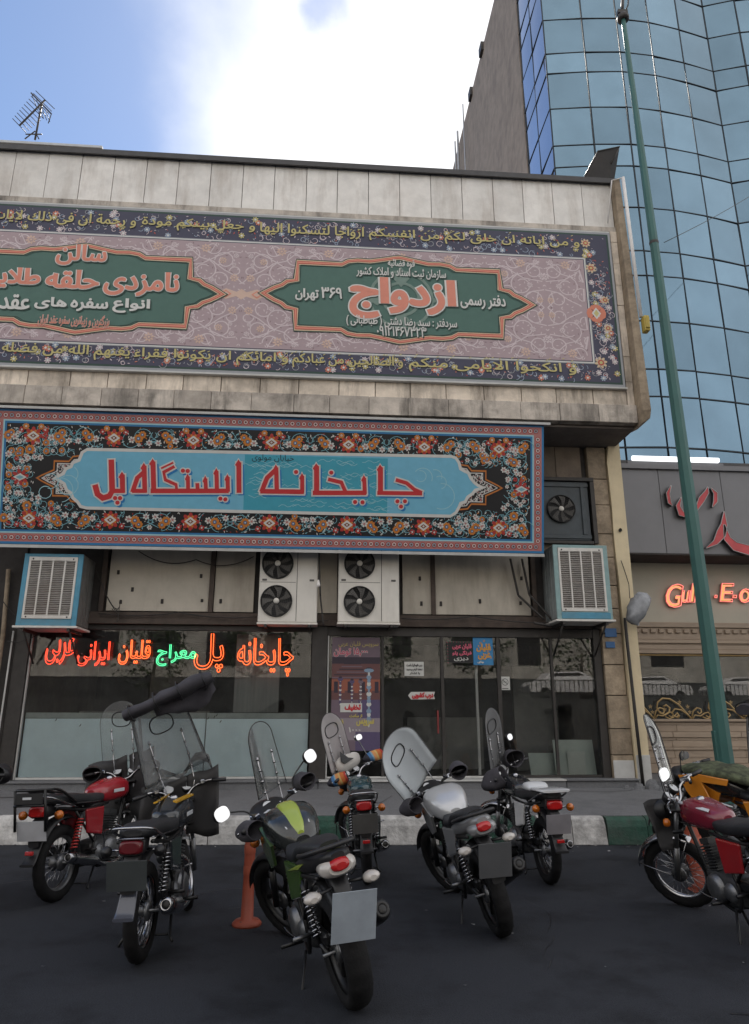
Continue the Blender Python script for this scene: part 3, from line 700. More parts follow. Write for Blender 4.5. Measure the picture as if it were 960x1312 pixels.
for i in range(260):
    a,b=R.uniform(F0u+.06,F1u-.06),R.uniform(F0v+.06,F1v-.06)
    if keep(a,b,.04) and (a<S(110,0)[0] or a>S(580,620)[0] or i%3==0): (wflower(A,a,b,R.uniform(.024,.042),.0088) if i%4 else rosette(A,a,b,.05,.0092))
for i in range(3000):
    a,b=R.uniform(F0u+.02,F1u-.02),R.uniform(F0v+.02,F1v-.02)
    if keep(a,b,.015):
        c=R.random(); leaf(A,a,b,R.uniform(.014,.029),R.uniform(0,6),.0078,WH if c<.55 else RE if c<.72 else VI if c<.93 else OR)
gx=F0u+.07
while gx<F1u-.05:
    gy=F0v+.07
    while gy<F1v-.05:
        a,b=gx+R.uniform(-.03,.03),gy+R.uniform(-.03,.03)
        if (a<S(112,0)[0] or a>S(578,620)[0]) and keep(a,b,.03):
            c=R.random()
            if c<.42: wflower(A,a,b,R.uniform(.030,.046),.0088)
            elif c<.55: rosette(A,a,b,R.uniform(.045,.06),.0089)
            elif c<.68: A.petals(a,b,.035,4,.0088,RE,.8,R.random())
            arc(A,a+R.uniform(-.03,.03),b,R.uniform(.05,.09),R.uniform(0,6),R.uniform(7,9),.008,.0072,VI,9,.3)
        gy+=.125
    gx+=.125
for i in range(380):
    a,b=R.uniform(F0u+.1,F1u-.1),R.uniform(F0v+.08,F1v-.08)
    if keep(a,b,.06): arc(A,a,b,R.uniform(.04,.08),R.uniform(0,6),R.uniform(7,10),.007,.007,VI,8,.4)
A.build('floral_print',PM,sign)
# hand drawn lettering
c5=lambda x,y:S(x/2.4,520+y/2.4)
c6=lambda x,y:S(380+x/2.4,520+y/2.4)
c7=lambda x,y:S(180+x/4.8,525+y/4.8)
W=.083
def T_(c,pts): return [c(*p) for p in pts]
words=[ # (name, strokes[(pts,width)], dots, spikes)
 ([(T_(c5,[(378,212),(379,268)]),W*.9),(T_(c5,[(384,262),(340,262)]),W*.8),(T_(c5,[(344,166),(347,262),(338,278),(318,284),(302,272),(294,243)]),W)],T_(c5,[(356,284),(371,284),(363,298)])),
 ([(T_(c5,[(445,185),(447,268)]),W*.85),(T_(c5,[(450,262),(408,262)]),W*.75),(T_(c5,[(409,266),(424,222),(446,203)]),W*.8)],[]),
 ([(T_(c7,[(80,320),(85,500)]),W*.9),(T_(c7,[(65,500),(545,500)]),W*.85),(T_(c7,[(130,362),(205,326)]),W*.35),(T_(c7,[(212,350),(146,385),(156,432),(222,462),(226,500)]),W*.55),(T_(c7,[(294,412),(296,500)]),W*.7),(T_(c7,[(352,452),(354,495)]),W*.7),(T_(c7,[(402,425),(405,495)]),W*.7),(T_(c7,[(470,378),(472,495)]),W*.75),(T_(c7,[(538,415),(540,505)]),W*.75)],T_(c7,[(264,376),(293,378),(494,548),(524,552)])),
 ([(T_(c7,[(607,325),(608,512)]),W*.9)],[]),
 ([(T_(c5,[(801,263),(935,265)]),W*.85),(T_(c5,[(805,265),(822,222),(850,196)]),W*.85),(T_(c5,[(850,190),(852,262)]),W*.8),(T_(c5,[(930,216),(930,268)]),W*.75)],T_(c5,[(911,204)])),
 ([(T_(c6,[(62,186),(62,270)]),W*.95),(T_(c6,[(50,268),(214,268)]),W*.85),(T_(c6,[(97,226),(138,236),(152,268)]),W*.7),(T_(c6,[(208,222),(210,272)]),W*.75)],T_(c6,[(107,206),(180,296),(203,297)])),
 ([(T_(c6,[(258,190),(258,270)]),W*.95),(T_(c6,[(248,268),(386,270)]),W*.75),(T_(c6,[(305,228),(338,238),(362,258),(385,268)]),W*.7)],T_(c6,[(310,294),(333,294),(321,310)]))]
for ti,(st_,dots) in enumerate(words):
    B_=Art(SP)
    for k_,(pts,wd) in enumerate(st_):
        sp=None
        B_.stroke([(a+.035,b-.035) for a,b in pts],wd+.02,.021,SB)
        e=lambda P,x:[(P[0][0]+(P[0][0]-P[1][0])/math.dist(P[0],P[1])*x,P[0][1]+(P[0][1]-P[1][1])/math.dist(P[0],P[1])*x)]+P[1:-1]+[(P[-1][0]+(P[-1][0]-P[-2][0])/math.dist(P[-1],P[-2])*x,P[-1][1]+(P[-1][1]-P[-2][1])/math.dist(P[-1],P[-2])*x)]
        B_.stroke(e(pts,.02),wd+.042,.0235,WH); B_.stroke(pts,wd,.0258,LR)
        # chiselled head of upright stems
        (ax_,ay_),(bx_,by_)=pts[0],pts[1]
        if ay_-by_>.12 and abs(ax_-bx_)<.06 and len(pts)<4:
            B_.poly([(ax_-wd*.95,ay_-.045),(ax_-wd*.1,ay_+.07),(ax_+wd*.66,ay_-.02),(ax_+wd*.5,ay_-.06),(ax_-wd*.5,ay_-.07)],.0232,WH)
            B_.poly([(ax_-wd*.75,ay_-.04),(ax_-wd*.1,ay_+.045),(ax_+wd*.5,ay_-.015),(ax_+wd*.5,ay_-.06),(ax_-wd*.5,ay_-.06)],.0262,LR)
    for (a,b) in dots:
        B_.disc(a+.03,b-.03,.043,.021,SB,14);B_.disc(a,b,.05,.0236,WH,14);B_.disc(a,b,.032,.0262,LR,14)
    o=B_.build('letter_group',PM,sign,stuff=False)
A=Art(SP); a0=c5(775,172);a1=c5(905,152); A.text('\u062e\u06cc\u0627\u0628\u0627\u0646 \u0645\u0648\u0644\u0648\u06cc',a0[0],a1[0],a0[1],a1[1],.021,DK); A.build('small_lettering',PM,sign,stuff=False)
# ================================================================== upper banner
UP=Plane((-9.0,10.20,6.60),(1,0,0),(0,0,1)); UW=13.87; UH=2.955
ban=empty('wedding_banner',(0,0,0),label='huge mauve and green registry banner with yellow verse border on the upper floor',cat='banner')
cl2=lambda n,c,r=.5: mat('ban_'+n,c,r,0,.05,8,spec=.3)
BM=[cl2('mauve',(.37,.285,.305)),cl2('pale',(.57,.485,.51)),cl2('peach',(.56,.40,.33)),cl2('navy',(.055,.055,.09)),cl2('yellow',(.50,.44,.19)),cl2('green',(.068,.14,.118)),cl2('cream',(.56,.44,.30)),cl2('orange',(.58,.20,.13)),cl2('darkgreen',(.03,.06,.05)),cl2('white',(.60,.60,.58)),cl2('red',(.42,.08,.06)),cl2('lblue',(.30,.36,.46)),cl2('badge',(.16,.23,.20)),cl2('grey',(.30,.31,.33)),cl2('salmon',(.62,.235,.17)),cl2('darkmauve',(.24,.165,.19))]
bMA,bPA,bPE,bNA,bYE,bGR,bCR,bOR,bDG,bWH,bRE,bLB,bBA,bGY,bSA,bDM=range(16)
s=MB(); s.box(-9,4.87,10.205,10.262,6.60,9.555,0,.004); s.build('panel',BM[bMA],ban)
s=MB(); s.box(-9.02,4.90,10.19,10.262,6.565,6.597,0,.004); s.box(-9,4.87,10.2,10.262,9.557,9.58); s.build('metal_edge',M_ltgrey,ban)
A=Art(UP)
def U(x,y): return UP.px(x,y)
v_t=U(748,334)[1]+.01; v_b=U(757,463)[1]; u_r=U(753,400)[0]
rect(A,0,UW,0,UH,.001,bGY); rect(A,.0,UW-.04,.04,UH-.04,.002,bDG); rect(A,0,UW-.075,.075,UH-.075,.003,bNA)
rect(A,0,u_r+.05,v_b-.05,v_t+.05,.005,bGY); rect(A,0,u_r+.035,v_b-.035,v_t+.035,.006,bWH); rect(A,0,u_r+.015,v_b-.015,v_t+.015,.007,bNA); rect(A,0,u_r,v_b,v_t,.008,bMA)
# mauve arabesque
fh=v_t-v_b; tile=2.02; c0=U(310,370)[0]; vm=(v_t+v_b)/2
def mot(cx):
    for mx_ in (-1,1):
        for my in (-1,1):
            q=lambda a,b:(cx+mx_*a,vm+my*b)
            ok=lambda a,b,r=.0:(0<cx+mx_*a<u_r-r-.02) and abs(b)<fh/2-r
            def st(pts,w_=.018,c=bPA):
                P=[q(a,b) for a,b in pts if ok(a,b,.012)]
                if len(P)>1: A.stroke(P,w_,.0095,c)
            sp=lambda a,b,r,t0,t1,k=14,f=.5:[(a+r*(1-f*i/k)*math.cos(t0+(t1-t0)*i/k),b+r*(1-f*i/k)*math.sin(t0+(t1-t0)*i/k)) for i in range(k+1)]
            st(sp(.30,.62,.17,0,7)); st(sp(.62,.42,.20,2,8.5)); st(sp(.85,.70,.16,1,8)); st(sp(.80,.16,.17,-1,6)); st(sp(.36,.25,.15,1,6.5)); st(sp(.5,.85,.13,3,9)); st(sp(.12,.42,.10,0,5))
            st([(0,.2),(.12,.34),(.30,.44),(.5,.6),(.7,.66),(.95,.9)]); st([(.05,.78),(.2,.8),(.42,.7),(.66,.55),(.98,.5)]); st([(.2,.0),(.4,.06),(.6,.16),(.8,.3),(1.0,.34)]); st([(.98,.0),(.86,.12),(.9,.3)])
            st([(.45,.95),(.55,.75),(.75,.85),(1.0,.75)],.014)
            for a,b,r,c in ((.33,.62,.065,bPE),(.76,.42,.055,bPA),(.13,.30,.075,bPE),(.62,.84,.085,bPE),(.98,.60,.07,bPA),(.50,.25,.05,bPA),(.12,.72,.05,bPA),(.92,.14,.06,bPE),(.30,.90,.08,bPE),(.15,.55,.04,bPA),(.88,.88,.05,bPA)):
                if ok(a,b,r):
                    U_,V_=q(a,b); A.petals(U_,V_,r,8,.011,c,.55,.2);A.disc(U_,V_,r*.42,.0125,bMA,8);A.disc(U_,V_,r*.25,.0135,c,6)
            for i in range(90):
                a=((i*.377)%1.0);b=((i*.231+.05)%.98)
                if ok(a,b,.03):
                    U_,V_=q(a,b); leaf(A,U_,V_,.028,i*1.3*mx_*my,.0092,bPA if i%3 else bDM)
    if cx<u_r-.2:
        A.poly([(cx-.42,vm),(cx-.25,vm+.1),(cx-.08,vm+.04),(cx,vm+.1),(cx+.08,vm+.04),(cx+.25,vm+.1),(cx+.42,vm),(cx+.25,vm-.1),(cx+.08,vm-.04),(cx,vm-.1),(cx-.08,vm-.04),(cx-.25,vm-.1)],.0098,bCR if False else bPE)
        for d in (-.25,.25): A.poly([(cx+d-.09,vm),(cx+d,vm+.07),(cx+d+.09,vm),(cx+d,vm-.07)],.0125,bSA);A.poly([(cx+d-.06,vm),(cx+d,vm+.045),(cx+d+.06,vm),(cx+d,vm-.045)],.014,bPE)
k=-4
while c0+tile*k<UW: 
    if c0+tile*k>1.5: mot(c0+tile*k)
    k+=1
# band flowers
def bandf(u0_,u1_,v0_,v1_,n):
    for i in range(n):
        a,b=R.uniform(u0_,u1_),R.uniform(v0_,v1_); c=R.random()
        if c<.12: A.petals(a,b,.055,7,.0085,R.choice((bOR,bPA,bYE,bLB)),.55,R.random());A.disc(a,b,.02,.0095,bWH,6)
        elif c<.4: arc(A,a,b,R.uniform(.03,.07),R.uniform(0,6),R.uniform(6,9),.009,.0075,R.choice((bLB,bPA,bGY)),7,.4)
        else: leaf(A,a,b,R.uniform(.012,.03),R.uniform(0,6),.008,R.choice((bLB,bPA,bOR,bRE,bGY,bPA)))
bandf(2,UW-.1,v_t+.07,UH-.1,650); bandf(2,UW-.1,.1,v_b-.07,650); bandf(u_r+.08,UW-.1,v_b,v_t,230)
for i,(x_,y_,r) in enumerate(((757,344,.10),(775,385,.08),(779,421,.08),(770,465,.11),(750,312,.09))):
    a,b=U(x_,y_);A.petals(a,b,r,8,.010,bCR,.6,.2);A.disc(a,b,r*.5,.0115,bRE,8);A.disc(a,b,r*.28,.0125,bYE,6)
a,b=U(764,402);A.petals(a,b,.17,4,.010,bOR,.9,0);A.poly([(a-.08,b),(a,b+.11),(a+.08,b),(a,b-.11)],.012,bWH);A.poly([(a-.045,b),(a,b+.07),(a+.045,b),(a,b-.07)],.0135,bYE)
A.build('arabesque_print',BM,ban)
# medallions
def medal(cpx,cpy,hwpx):
    cu,cv=U(cpx,cpy); sc_=(U(684,390)[0]-U(340,377)[0])/2/172.0
    half=[(0,61),(6,60),(20,57),(38,53.5),(54,54),(66,52),(74,47),(130,47),(131,21),(143,18.5),(149,13),(158,9),(166,4),(172,0)]
    pts=[(a,b) for a,b in half]+[(a,-b) for a,b in half[-2::-1]]+[(-a,-b) for a,b in half[1:]]+[(-a,b) for a,b in half[-2:0:-1]]
    P=[(cu+a*sc_,cv+b*sc_) for a,b in pts]
    A=Art(UP); A.poly(P,.016,bGR)
    A.stroke(P,.11,.018,bDG,True);A.stroke(P,.078,.019,bCR,True);A.stroke(P,.046,.0205,bRE,True);A.stroke(P,.024,.0215,bSA,True)
    P2=[(cu+(a-4 if a>0 else a+4 if a<0 else a)*sc_,cv+(b-(4 if b>0 else -4 if b<0 else 0))*sc_) for a,b in pts]
    A.stroke(P2,.012,.022,bDG,True)
    return A
A=medal(512,384,172)
a,b=U(514,384)
for rr,w_ in ((.52,.05),(.30,.05)): arc(A,a,b,rr,0,6.3,w_,.0225,bBA,24)
for d in range(4): 
    an=math.pi/2*d; A.petals(a+.0,b,.62,1,.0235,bBA,0,0) if False else A.poly([(a+math.cos(an)*.62,b+math.sin(an)*.62),(a+math.cos(an+.35)*.42,b+math.sin(an+.35)*.42),(a+math.cos(an)*.22,b+math.sin(an)*.22),(a+math.cos(an-.35)*.42,b+math.sin(an-.35)*.42)],.0236,bBA)
A.build('green_medallion',BM,ban,stuff=False)
A=medal(104,370,172); A.build('green_medallion',BM,ban,stuff=False)
def bt(txt,x0,x1,y0,y1,c,bold=0,outl=0,oc=bDG,shadow=True,name='lettering',h=.03,shear=0):
    A=Art(UP);a=U(x0,y1);b=U(x1,y0);m=(y0+y1)/2
    v0=U((x0+x1)/2,y1)[1];v1=U((x0+x1)/2,y0)[1]
    A.text(txt,U(x0,m)[0],U(x1,m)[0],v0,v1,h,c,bold,outl,oc,.018,-.018,bDG if shadow else None,shear)
    A.build(name,BM,ban,stuff=False)
bt('ازدواج',450,581,358,409,bSA,.030,.052,bWH)
bt('دفتر رسمی',590,647,379,397,bWH,.006)
bt('تهران ۳۶۹'[::1],379,438,370,388,bWH,.006) if False else (bt('۳۶۹',412,438,370,383,bWH,.006),bt('تهران',379,408,371,386,bWH,.006))
bt('قوه قضائیه',497,531,334,345,bWH,.003,shadow=False)
bt('سازمان ثبت اسناد و املاک کشور',457,571,345,358,bWH,.003)
bt('سردفتر : سید رضا دشتی ( طباطبائی )',444,585,407,421,bWH,.003)
bt('۰۹۱۲۱۴۶۷۳۲۳',483,546,420,432,bWH,.003)
bt('سالن',74,137,315,341,bSA,.012,.024,bWH)
bt('نامزدی',135,229,349,380,bSA,.014,.026,bWH)
bt('حلقه',61,127,347,370,bSA,.014,.026,bWH)
bt('طلایی',-22,52,344,370,bSA,.014,.026,bWH)
bt('انواع',146,192,384,402,bWH,.009)
bt('سفره',92,139,384,400,bWH,.009)
bt('های',46,86,382,397,bWH,.009)
bt('عقد',2,39,379,397,bWH,.009)
bt('بزرگترین و زیباترین سفره عقد ایران',50,141,404,420,bSA,.002,.005,bWH,shadow=False)
def verse(txt,x0,x1,yc0,yc1,hh):
    A=Art(UP); u0_=U(x0,yc0)[0];u1_=U(x1,yc1)[0];vc=U(607,307)[1] if yc0<400 else U(600,470)[1]
    A.text(txt,u0_,u1_,vc-hh*.80,vc+hh*.80,.016,bYE,.0035,.008,bNA); A.build('verse_lettering',BM,ban,stuff=False)
verse('و من اياته ان خلق لكم من انفسكم',473,742,298,315,.15)
verse('ازواجا لتسكنوا اليها',334,466,290,297,.15)
verse('و جعل بينكم مودة',183,327,282,290,.15)
verse('و رحمة ان فى ذلك لايات',-10,175,273,282,.15)
verse('و انكحوا الايامى منكم',524,738,465,475,.155)
verse('و الصالحين من عبادكم',375,516,463,466,.155)
verse('و امائكم ان يكونوا فقراء',172,369,459,463,.155)
verse('يغنهم الله من فضله',2,166,456,459,.155)
A=Art(UP)
for i in range(90):
    x_=R.uniform(0,735); a,b=U(x_,(0.0225*x_+286) if i%2 else (.024*x_+445)); b+=R.uniform(-.02,.03); A.stroke([(a,b),(a+.035,b+.02)],.012,.0185,bYE)
A.build('vowel_marks',BM,ban)
# ================================================================== neon lettering in the window
def neonmat(n,c,st): return mat('neon_'+n,(.3,.1,.05),.4,emit=c,estr=st)
NR=neonmat('red',(1,.05,.02),.9);NO=neonmat('orange',(1,.11,.02),1.0);NG=neonmat('green',(.05,1,.40),.6)
def neon(txt,x0,x1,y0,y1,m,label,Y=11.20,r=.0056,tilt=0,shear=0):
    root=empty('neon_sign',(0,0,0),label=label,cat='neon sign',group='neon words in the tea house window')
    vs,fs,isl,loops,(a,b,c,d)=text_geo(txt,4)
    p0=atY(x0,y1,Y);p1=atY(x1,y0,Y);fx=(p1.x-p0.x)/(b-a);fy=(p1.z-p0.z)/(d-c)
    mb=MB()
    for lp in loops:
        P=[Vector((p0.x+(x-a)*fx+shear*(y-c)*fy,Y+R.uniform(-.001,.001),p0.z+(y-c)*fy+tilt*(x-a)*fx)) for x,y in lp]
        Q=[P[0]]
        for p in P[1:]:
            if (p-Q[-1]).length>.012: Q.append(p)
        if len(Q)>2: mb.tube(Q,r,6,closed=True)
    mb.build('neon_tube',m,root,fix=False)
    s=MB(); 
    for xx in (p0.x+.05,(p0.x+p1.x)/2,p1.x-.05): s.tube([(xx,Y+.01,p0.z+(p1.z-p0.z)*.5),(xx,11.27,p0.z+(p1.z-p0.z)*.5)],.004,5)
    s.build('standoff',M_ltgrey,root)
    return root
neon('چایخانه',303,377,818,866,NO,'orange red neon word at the right end of the window, three dots below it',tilt=.0)
neon('پل',248,288,812,861,NO,'orange neon word with a long bowl between the green word and the rightmost word')
neon('معراج',200,252,826,853,NG,'green neon word, the only green one in the window')
neon('قلیان',151,194,820,851,NO,'orange neon word just left of the green word')
neon('ایرانی',98,142,822,853,NR,'red neon word between the leftmost word and the orange one beside the green word')
neon('عربی',57,97,818,851,NR,'leftmost red neon word under the left air cooler')
# ================================================================== air conditioning
def fan(s_root,cx,cz,y,r):
    s=MB(); s.lathe([(r*1.04,-.004),(r*1.03,.03),(r*.98,.03),(r*.97,.006),(0,.005)],(cx,y,cz),(0,-1,0),32); f=s.build('fan_well',M_blk,s_root,fix=False)
    s=MB()
    for i in range(7):
        a=2*math.pi*i/7
        pts=[]
        for rr,da in ((.25,0),(.6,.18),(.95,.28),(.95,.85),(.6,.62),(.25,.5)):
            pts.append(Vector((cx+r*rr*math.cos(a+da),y-(.010 if da<.3 else .022),cz+r*rr*math.sin(a+da))))
        s.add(pts,[tuple(range(6))])
    s.build('fan_blades',M_dkfan,f,solid=.004)
    s=MB(); 
    for q in (.35,.48,.61,.74,.87,.98): s.tube([(cx+r*q*math.cos(2*math.pi*k/28),y-.028,cz+r*q*math.sin(2*math.pi*k/28)) for k in range(28)],.0022,5,closed=True)
    for k in range(12):
        a=2*math.pi*k/12; s.tube([(cx+r*.2*math.cos(a),y-.028,cz+r*.2*math.sin(a)),(cx+r*math.cos(a+.3),y-.028,cz+r*math.sin(a+.3))],.002,4)
    g=s.build('fan_grille',M_dark,f)
    s=MB(); s.lathe([(0,.036),(r*.16,.034),(r*.19,.02),(r*.19,.0)],(cx,y,cz),(0,-1,0),20); s.build('fan_hub',M_acw,f,fix=False)
M_dkfan=mat('fan_plastic',(.09,.085,.08),.5)
def ac(x0,x1,z0,z1,y,fx,fzs,r,label,split):
    root=empty('air_conditioner',(0,0,0),label=label,cat='air conditioner',group='outdoor air conditioner units above the window')
    s=MB(); s.box(x0,x1,y,y+.34,z0,z1,0,.012); b=s.build('casing',M_acw,root)
    s=MB(); s.box(x0-.01,x1+.01,y-.01,y+.36,z0-.03,z0-.002); s.build('base_rail',M_acw,root)
    for fz in fzs: fan(root,fx,fz,y-.004,r)
    s=MB(); s.box(split-.004,split+.004,y-.003,y+.002,z0+.02,z1-.02); s.build('seam',M_dark,root)
    s=MB(); s.box(x0+.02,split-.02,y-.003,y+.002,(fzs[0]+fzs[1])/2-.003,(fzs[0]+fzs[1])/2+.003); s.build('seam',M_dark,root)
    for xx in (x0+.08,x1-.09):
        s=MB(); s.box(xx-.035,xx+.035,y-.008,y-.001,(fzs[0]+fzs[1])/2+.02,(fzs[0]+fzs[1])/2+.05,0,.002); s.build('grip_slot',M_dkfan,root)
    for xx in (x0+.12,x1-.12):
        s=MB(); s.box(xx-.02,xx+.02,y,11.2,z0-.07,z0-.033); s.build('bracket',M_dark,root)
Ya=10.85
f1=atY(357,722,Ya);f2=atY(355,770,Ya);e0=atY(330,797,Ya);e1=atY(406,797,Ya)
ac(e0.x,e1.x,e0.z,e0.z+1.30,Ya,f1.x-.01,(f1.z,f2.z),.235,'cream outdoor unit with two fans on its left half, left of the pair',atY(380,770,Ya).x)
f1=atY(461,722,Ya);f2=atY(461,771,Ya);e0=atY(433,797,Ya);e1=atY(512,797,Ya)
ac(e0.x,e1.x,e0.z,e0.z+1.30,Ya,f1.x,(f1.z,f2.z),.235,'cream outdoor unit with two fans directly above the poster, right of the pair',atY(489,770,Ya).x)
def cooler(x0,x1,z0,z1,y,dep,fm,sm,label,rot=0,base=M_pblue,basez=.0):
    root=empty('evaporative_cooler',(0,0,0),label=label,cat='air cooler',group='evaporative coolers hung above the shop front')
    s=MB(); s.box(x0,x1,y+.02,y+dep,z0+.02,z1,0,.008); s.build('casing',sm,root)
    t=.075
    s=MB(); s.box(x0,x0+t,y,y+.03,z0,z1,0,.004); s.box(x1-t,x1,y,y+.03,z0,z1,0,.004); s.box(x0+t,x1-t,y,y+.028,z1-.05,z1,0,.004); s.box(x0+t,x1-t,y,y+.028,z0,z0+.1+basez,0,.004); s.build('front_frame',fm,root)
    a,b,c,d=x0+t,x1-t,z0+.1+basez,z1-.05
    s=MB(); s.box(a,b,y+.012,y+.018,c,d); s.build('pad',M_pad,root)
    q=.03
    s=MB(); s.box(a,a+q,y-.012,y+.01,c,d,0,.003); s.box(b-q,b,y-.012,y+.01,c,d,0,.003); s.box(a,b,y-.013,y+.01,d-.055,d,0,.003); s.box(a,b,y-.013,y+.01,c,c+.05,0,.003)
    for k in (1,2,3): 
        xx=a+(b-a)*k/4; s.box(xx-.011,xx+.011,y-.014,y+.008,c+.05,d-.055,0,.002)
    s.build('louvre_frame',M_louv,root)
    n=30
    me=None
    for i in range(n):
        zz=c+.06+(d-.055-c-.07)*i/(n-1)
        if me is None:
            s=MB(); s.obox(((a+b)/2,y-.002,zz),((b-a)/2-q,0,0),(0,.007,-.004),(0,.0008,.0016)); o=s.build('slat',M_louv,root); me=o; z_first=zz
        else:
            o=me.copy(); COL.objects.link(o); o.location.z=zz-z_first+R.uniform(-.002,.002); o.rotation_euler.y=0
    for xx in (a+.06,b-.06):
        for zz in (d-.03,c+.025):
            s=MB(); s.lathe([(0,.003),(.012,.003),(.012,0)],(xx,y-.013,zz),(0,-1,0),8); s.build('screw',M_dark,root)
    for k in (1,2,3):
        yy=y+.03+(dep-.05)*k/4
        for xs_ in (x0-.004,x1+.004):
            s=MB(); s.box(xs_-.004,xs_+.004,yy-.008,yy+.008,z0+.06,z1-.06); s.build('side_rib',fm if k==5 else sm,root)
    s=MB(); s.box(x0-.03,x1+.03,y-.03,y+dep,z0-.035,z0-.003,0,.004); s.build('tray',M_louv,root)
    for xx in (x0+.1,x1-.1):
        s=MB(); s.box(xx-.02,xx+.02,y,11.22,z0-.08,z0-.038); s.tube([(xx,y+.05,z0-.06),(xx,11.2,z0-.5)],.015,6); s.build('bracket',M_dark,root)
    return root
M_side1=mat('cooler_side_dark',(.14,.14,.135),.7,.1,.2,8,streak=.6,dirtcol=(.07,.05,.04))
M_side2=mat('cooler_side_grey',(.24,.26,.26),.6,.1,.2,8,streak=.4,dirtcol=(.12,.1,.09))
cooler(-4.415,-3.565,2.68,3.745,10.62,.58,M_pblue,M_side1,'bright blue framed air cooler with rusty pads at the left end above the window')
cooler(3.60,4.475,2.86,4.03,10.60,.60,M_pteal,M_side2,'pale teal air cooler with clean white louvres beside the stone pier on the right',basez=.02)
s=MB(); s.box(3.67,4.44,10.59,10.60,2.87,2.965,0,.003); o=s.build('base_panel',M_pblue,bpy.data.objects['evaporative_cooler.001'])
# exhaust fan box in the wall opening
fb=empty('exhaust_fan',(0,0,0),label='dark grey blue box fan set in the wall opening right of the tea house sign',cat='fan')
p0=atY(690,692,11.15);p1=atY(752,618,11.15)
M_fb=mat('fan_box',(.05,.062,.072),.5,.2,.15,8,dirt=.4,dirtcol=(.05,.045,.04))
s=MB(); s.box(p0.x,p1.x,11.14,11.3,p0.z,p1.z,0,.01); s.build('housing',M_fb,fb)
s=MB()
for a,b,c,d in ((p0.x,p1.x,p1.z-.1,p1.z-.03),(p0.x,p1.x,p0.z+.03,p0.z+.1)): s.box(a,b,11.12,11.15,c,d,0,.006)
s.box(p1.x-.14,p1.x-.07,11.115,11.15,p0.z+.1,p1.z-.1,0,.006); s.build('flange',M_fb,fb)
q=atY(719,652,11.12); fan(fb,q.x,q.z,11.118,.235)
part('window_frame',M_dark,lambda s:(s.box(p0.x-.02,p1.x+.1,11.1,11.25,p1.z+.005,p1.z+.07),s.box(p1.x+.03,p1.x+.1,11.1,11.25,p0.z-.05,p1.z+.0),s.box(p0.x-.02,p1.x+.02,11.1,11.25,p0.z-.06,p0.z-.01)),bevel=.004)
# plastic wrapped lamp
pw=MB(); sec=[]
for i in range(9):
    t=i/8; rr=[.03,.10,.14,.16,.165,.15,.12,.07,.02][i]; z=[3.30,3.27,3.20,3.12,3.03,2.96,2.90,2.86,2.85][i]
    sec.append([Vector((5.0+.05*math.sin(i*.8)+(rr+.03*R.uniform(-1,1))*1.15*math.cos(a),10.86+(rr*.8+.02*R.uniform(-1,1))*math.sin(a),z+R.uniform(-.015,.015)+ .04*math.cos(a))) for a in [2*math.pi*k/14 for k in range(14)]])
pw.loft(sec); tag(pw.build('wrapped_lamp',mat('grey_plastic_bag',(.26,.27,.29),.25,0,.15,12,.6,25)),'lamp wrapped in a grey plastic bag hanging beside the cream pilaster','lamp')
# blue enamel plates on the pier
for (x0,y0,x1,y1),lb in (((776,805,790,816),'small blue street number plate on the stone pier under the teal cooler'),((777,822,788,830),'faded lower blue number plate on the stone pier')):
    a=atY(x0,y1,11.13);b=atY(x1,y0,11.13); s=MB(); s.box(a.x,b.x,11.135,11.148,a.z,b.z,0,.003); o=tag(s.build('number_plate_sign',mat('enamel_blue',(.03,.12,.30),.4)),lb,'plate')
# cables and hanging bulb
cb=MB()
def cable(pts,r=.006,sag=0,n=10):
    for (a,b) in zip(pts,pts[1:]):
        a=Vector(a);b=Vector(b); cb.tube([a.lerp(b,i/n)-Vector((0,0,sag*4*(i/n)*(1-i/n))) for i in range(n+1)],r,5)
cable([(-3.4,11.1,2.93),(-2.2,11.1,2.96),(-1.0,11.05,2.90),(.1,11.05,2.86)],.01,.04)
cable([(-2.9,11.12,3.92),(-2.0,11.12,3.80),(-1.1,11.1,3.86)],.008,.12)
cable([(1.25,11.05,2.90),(2.4,11.05,2.95),(3.55,10.9,2.84)],.009,.03)
cable([(3.05,11.1,3.9),(3.15,11.1,3.3),(3.5,10.95,2.9)],.02,.0)
cable([(3.25,11.12,3.9),(3.3,11.0,3.3),(3.62,10.9,2.88)],.02,.0)
cable([(3.55,10.8,2.78),(3.3,10.85,2.83)],.022)
cable([(4.90,11.08,3.9),(4.98,11.05,3.5),(4.93,10.95,3.25)],.007,-.02)
cable([(-.07,10.82,3.98),(-.03,10.82,3.2),(.03,10.85,2.75)],.014,0)
cable([(-4.9,11.0,3.2),(-4.3,11.15,2.6),(-4.7,11.1,2.5)],.007,.05)
for k in range(5): cable([(-3.5+.1*k,11.05,3.6-.2*k),(-3.1,11.1,2.9+.05*k)],.006,.06)
cable([(-5.2,10.9,3.9),(-5.0,10.9,2.9),(-4.9,11.0,1.8)],.012,.0)
tag(cb.build('loose_cables',M_dark),'dark cables and hoses strung across the fascia above the shop glass','cable',kind='stuff')
hb=empty('hanging_bulb',(0,0,0),label='white light bulb hanging by its wire between the two outdoor units',cat='bulb')
a=atY(408,748,10.7); s=MB(); s.lathe([(0,-.05),(.025,-.04),(.032,-.015),(.022,.02),(.016,.045),(.014,.06)],(a.x,10.7,a.z),(0,0,1),14); s.build('bulb',M_white,hb)
s=MB(); s.tube([(a.x,10.7,a.z+.06),(a.x+.01,10.7,a.z+.3),(a.x-.02,10.75,3.95)],.006,5); s.build('wire',M_dark,hb)
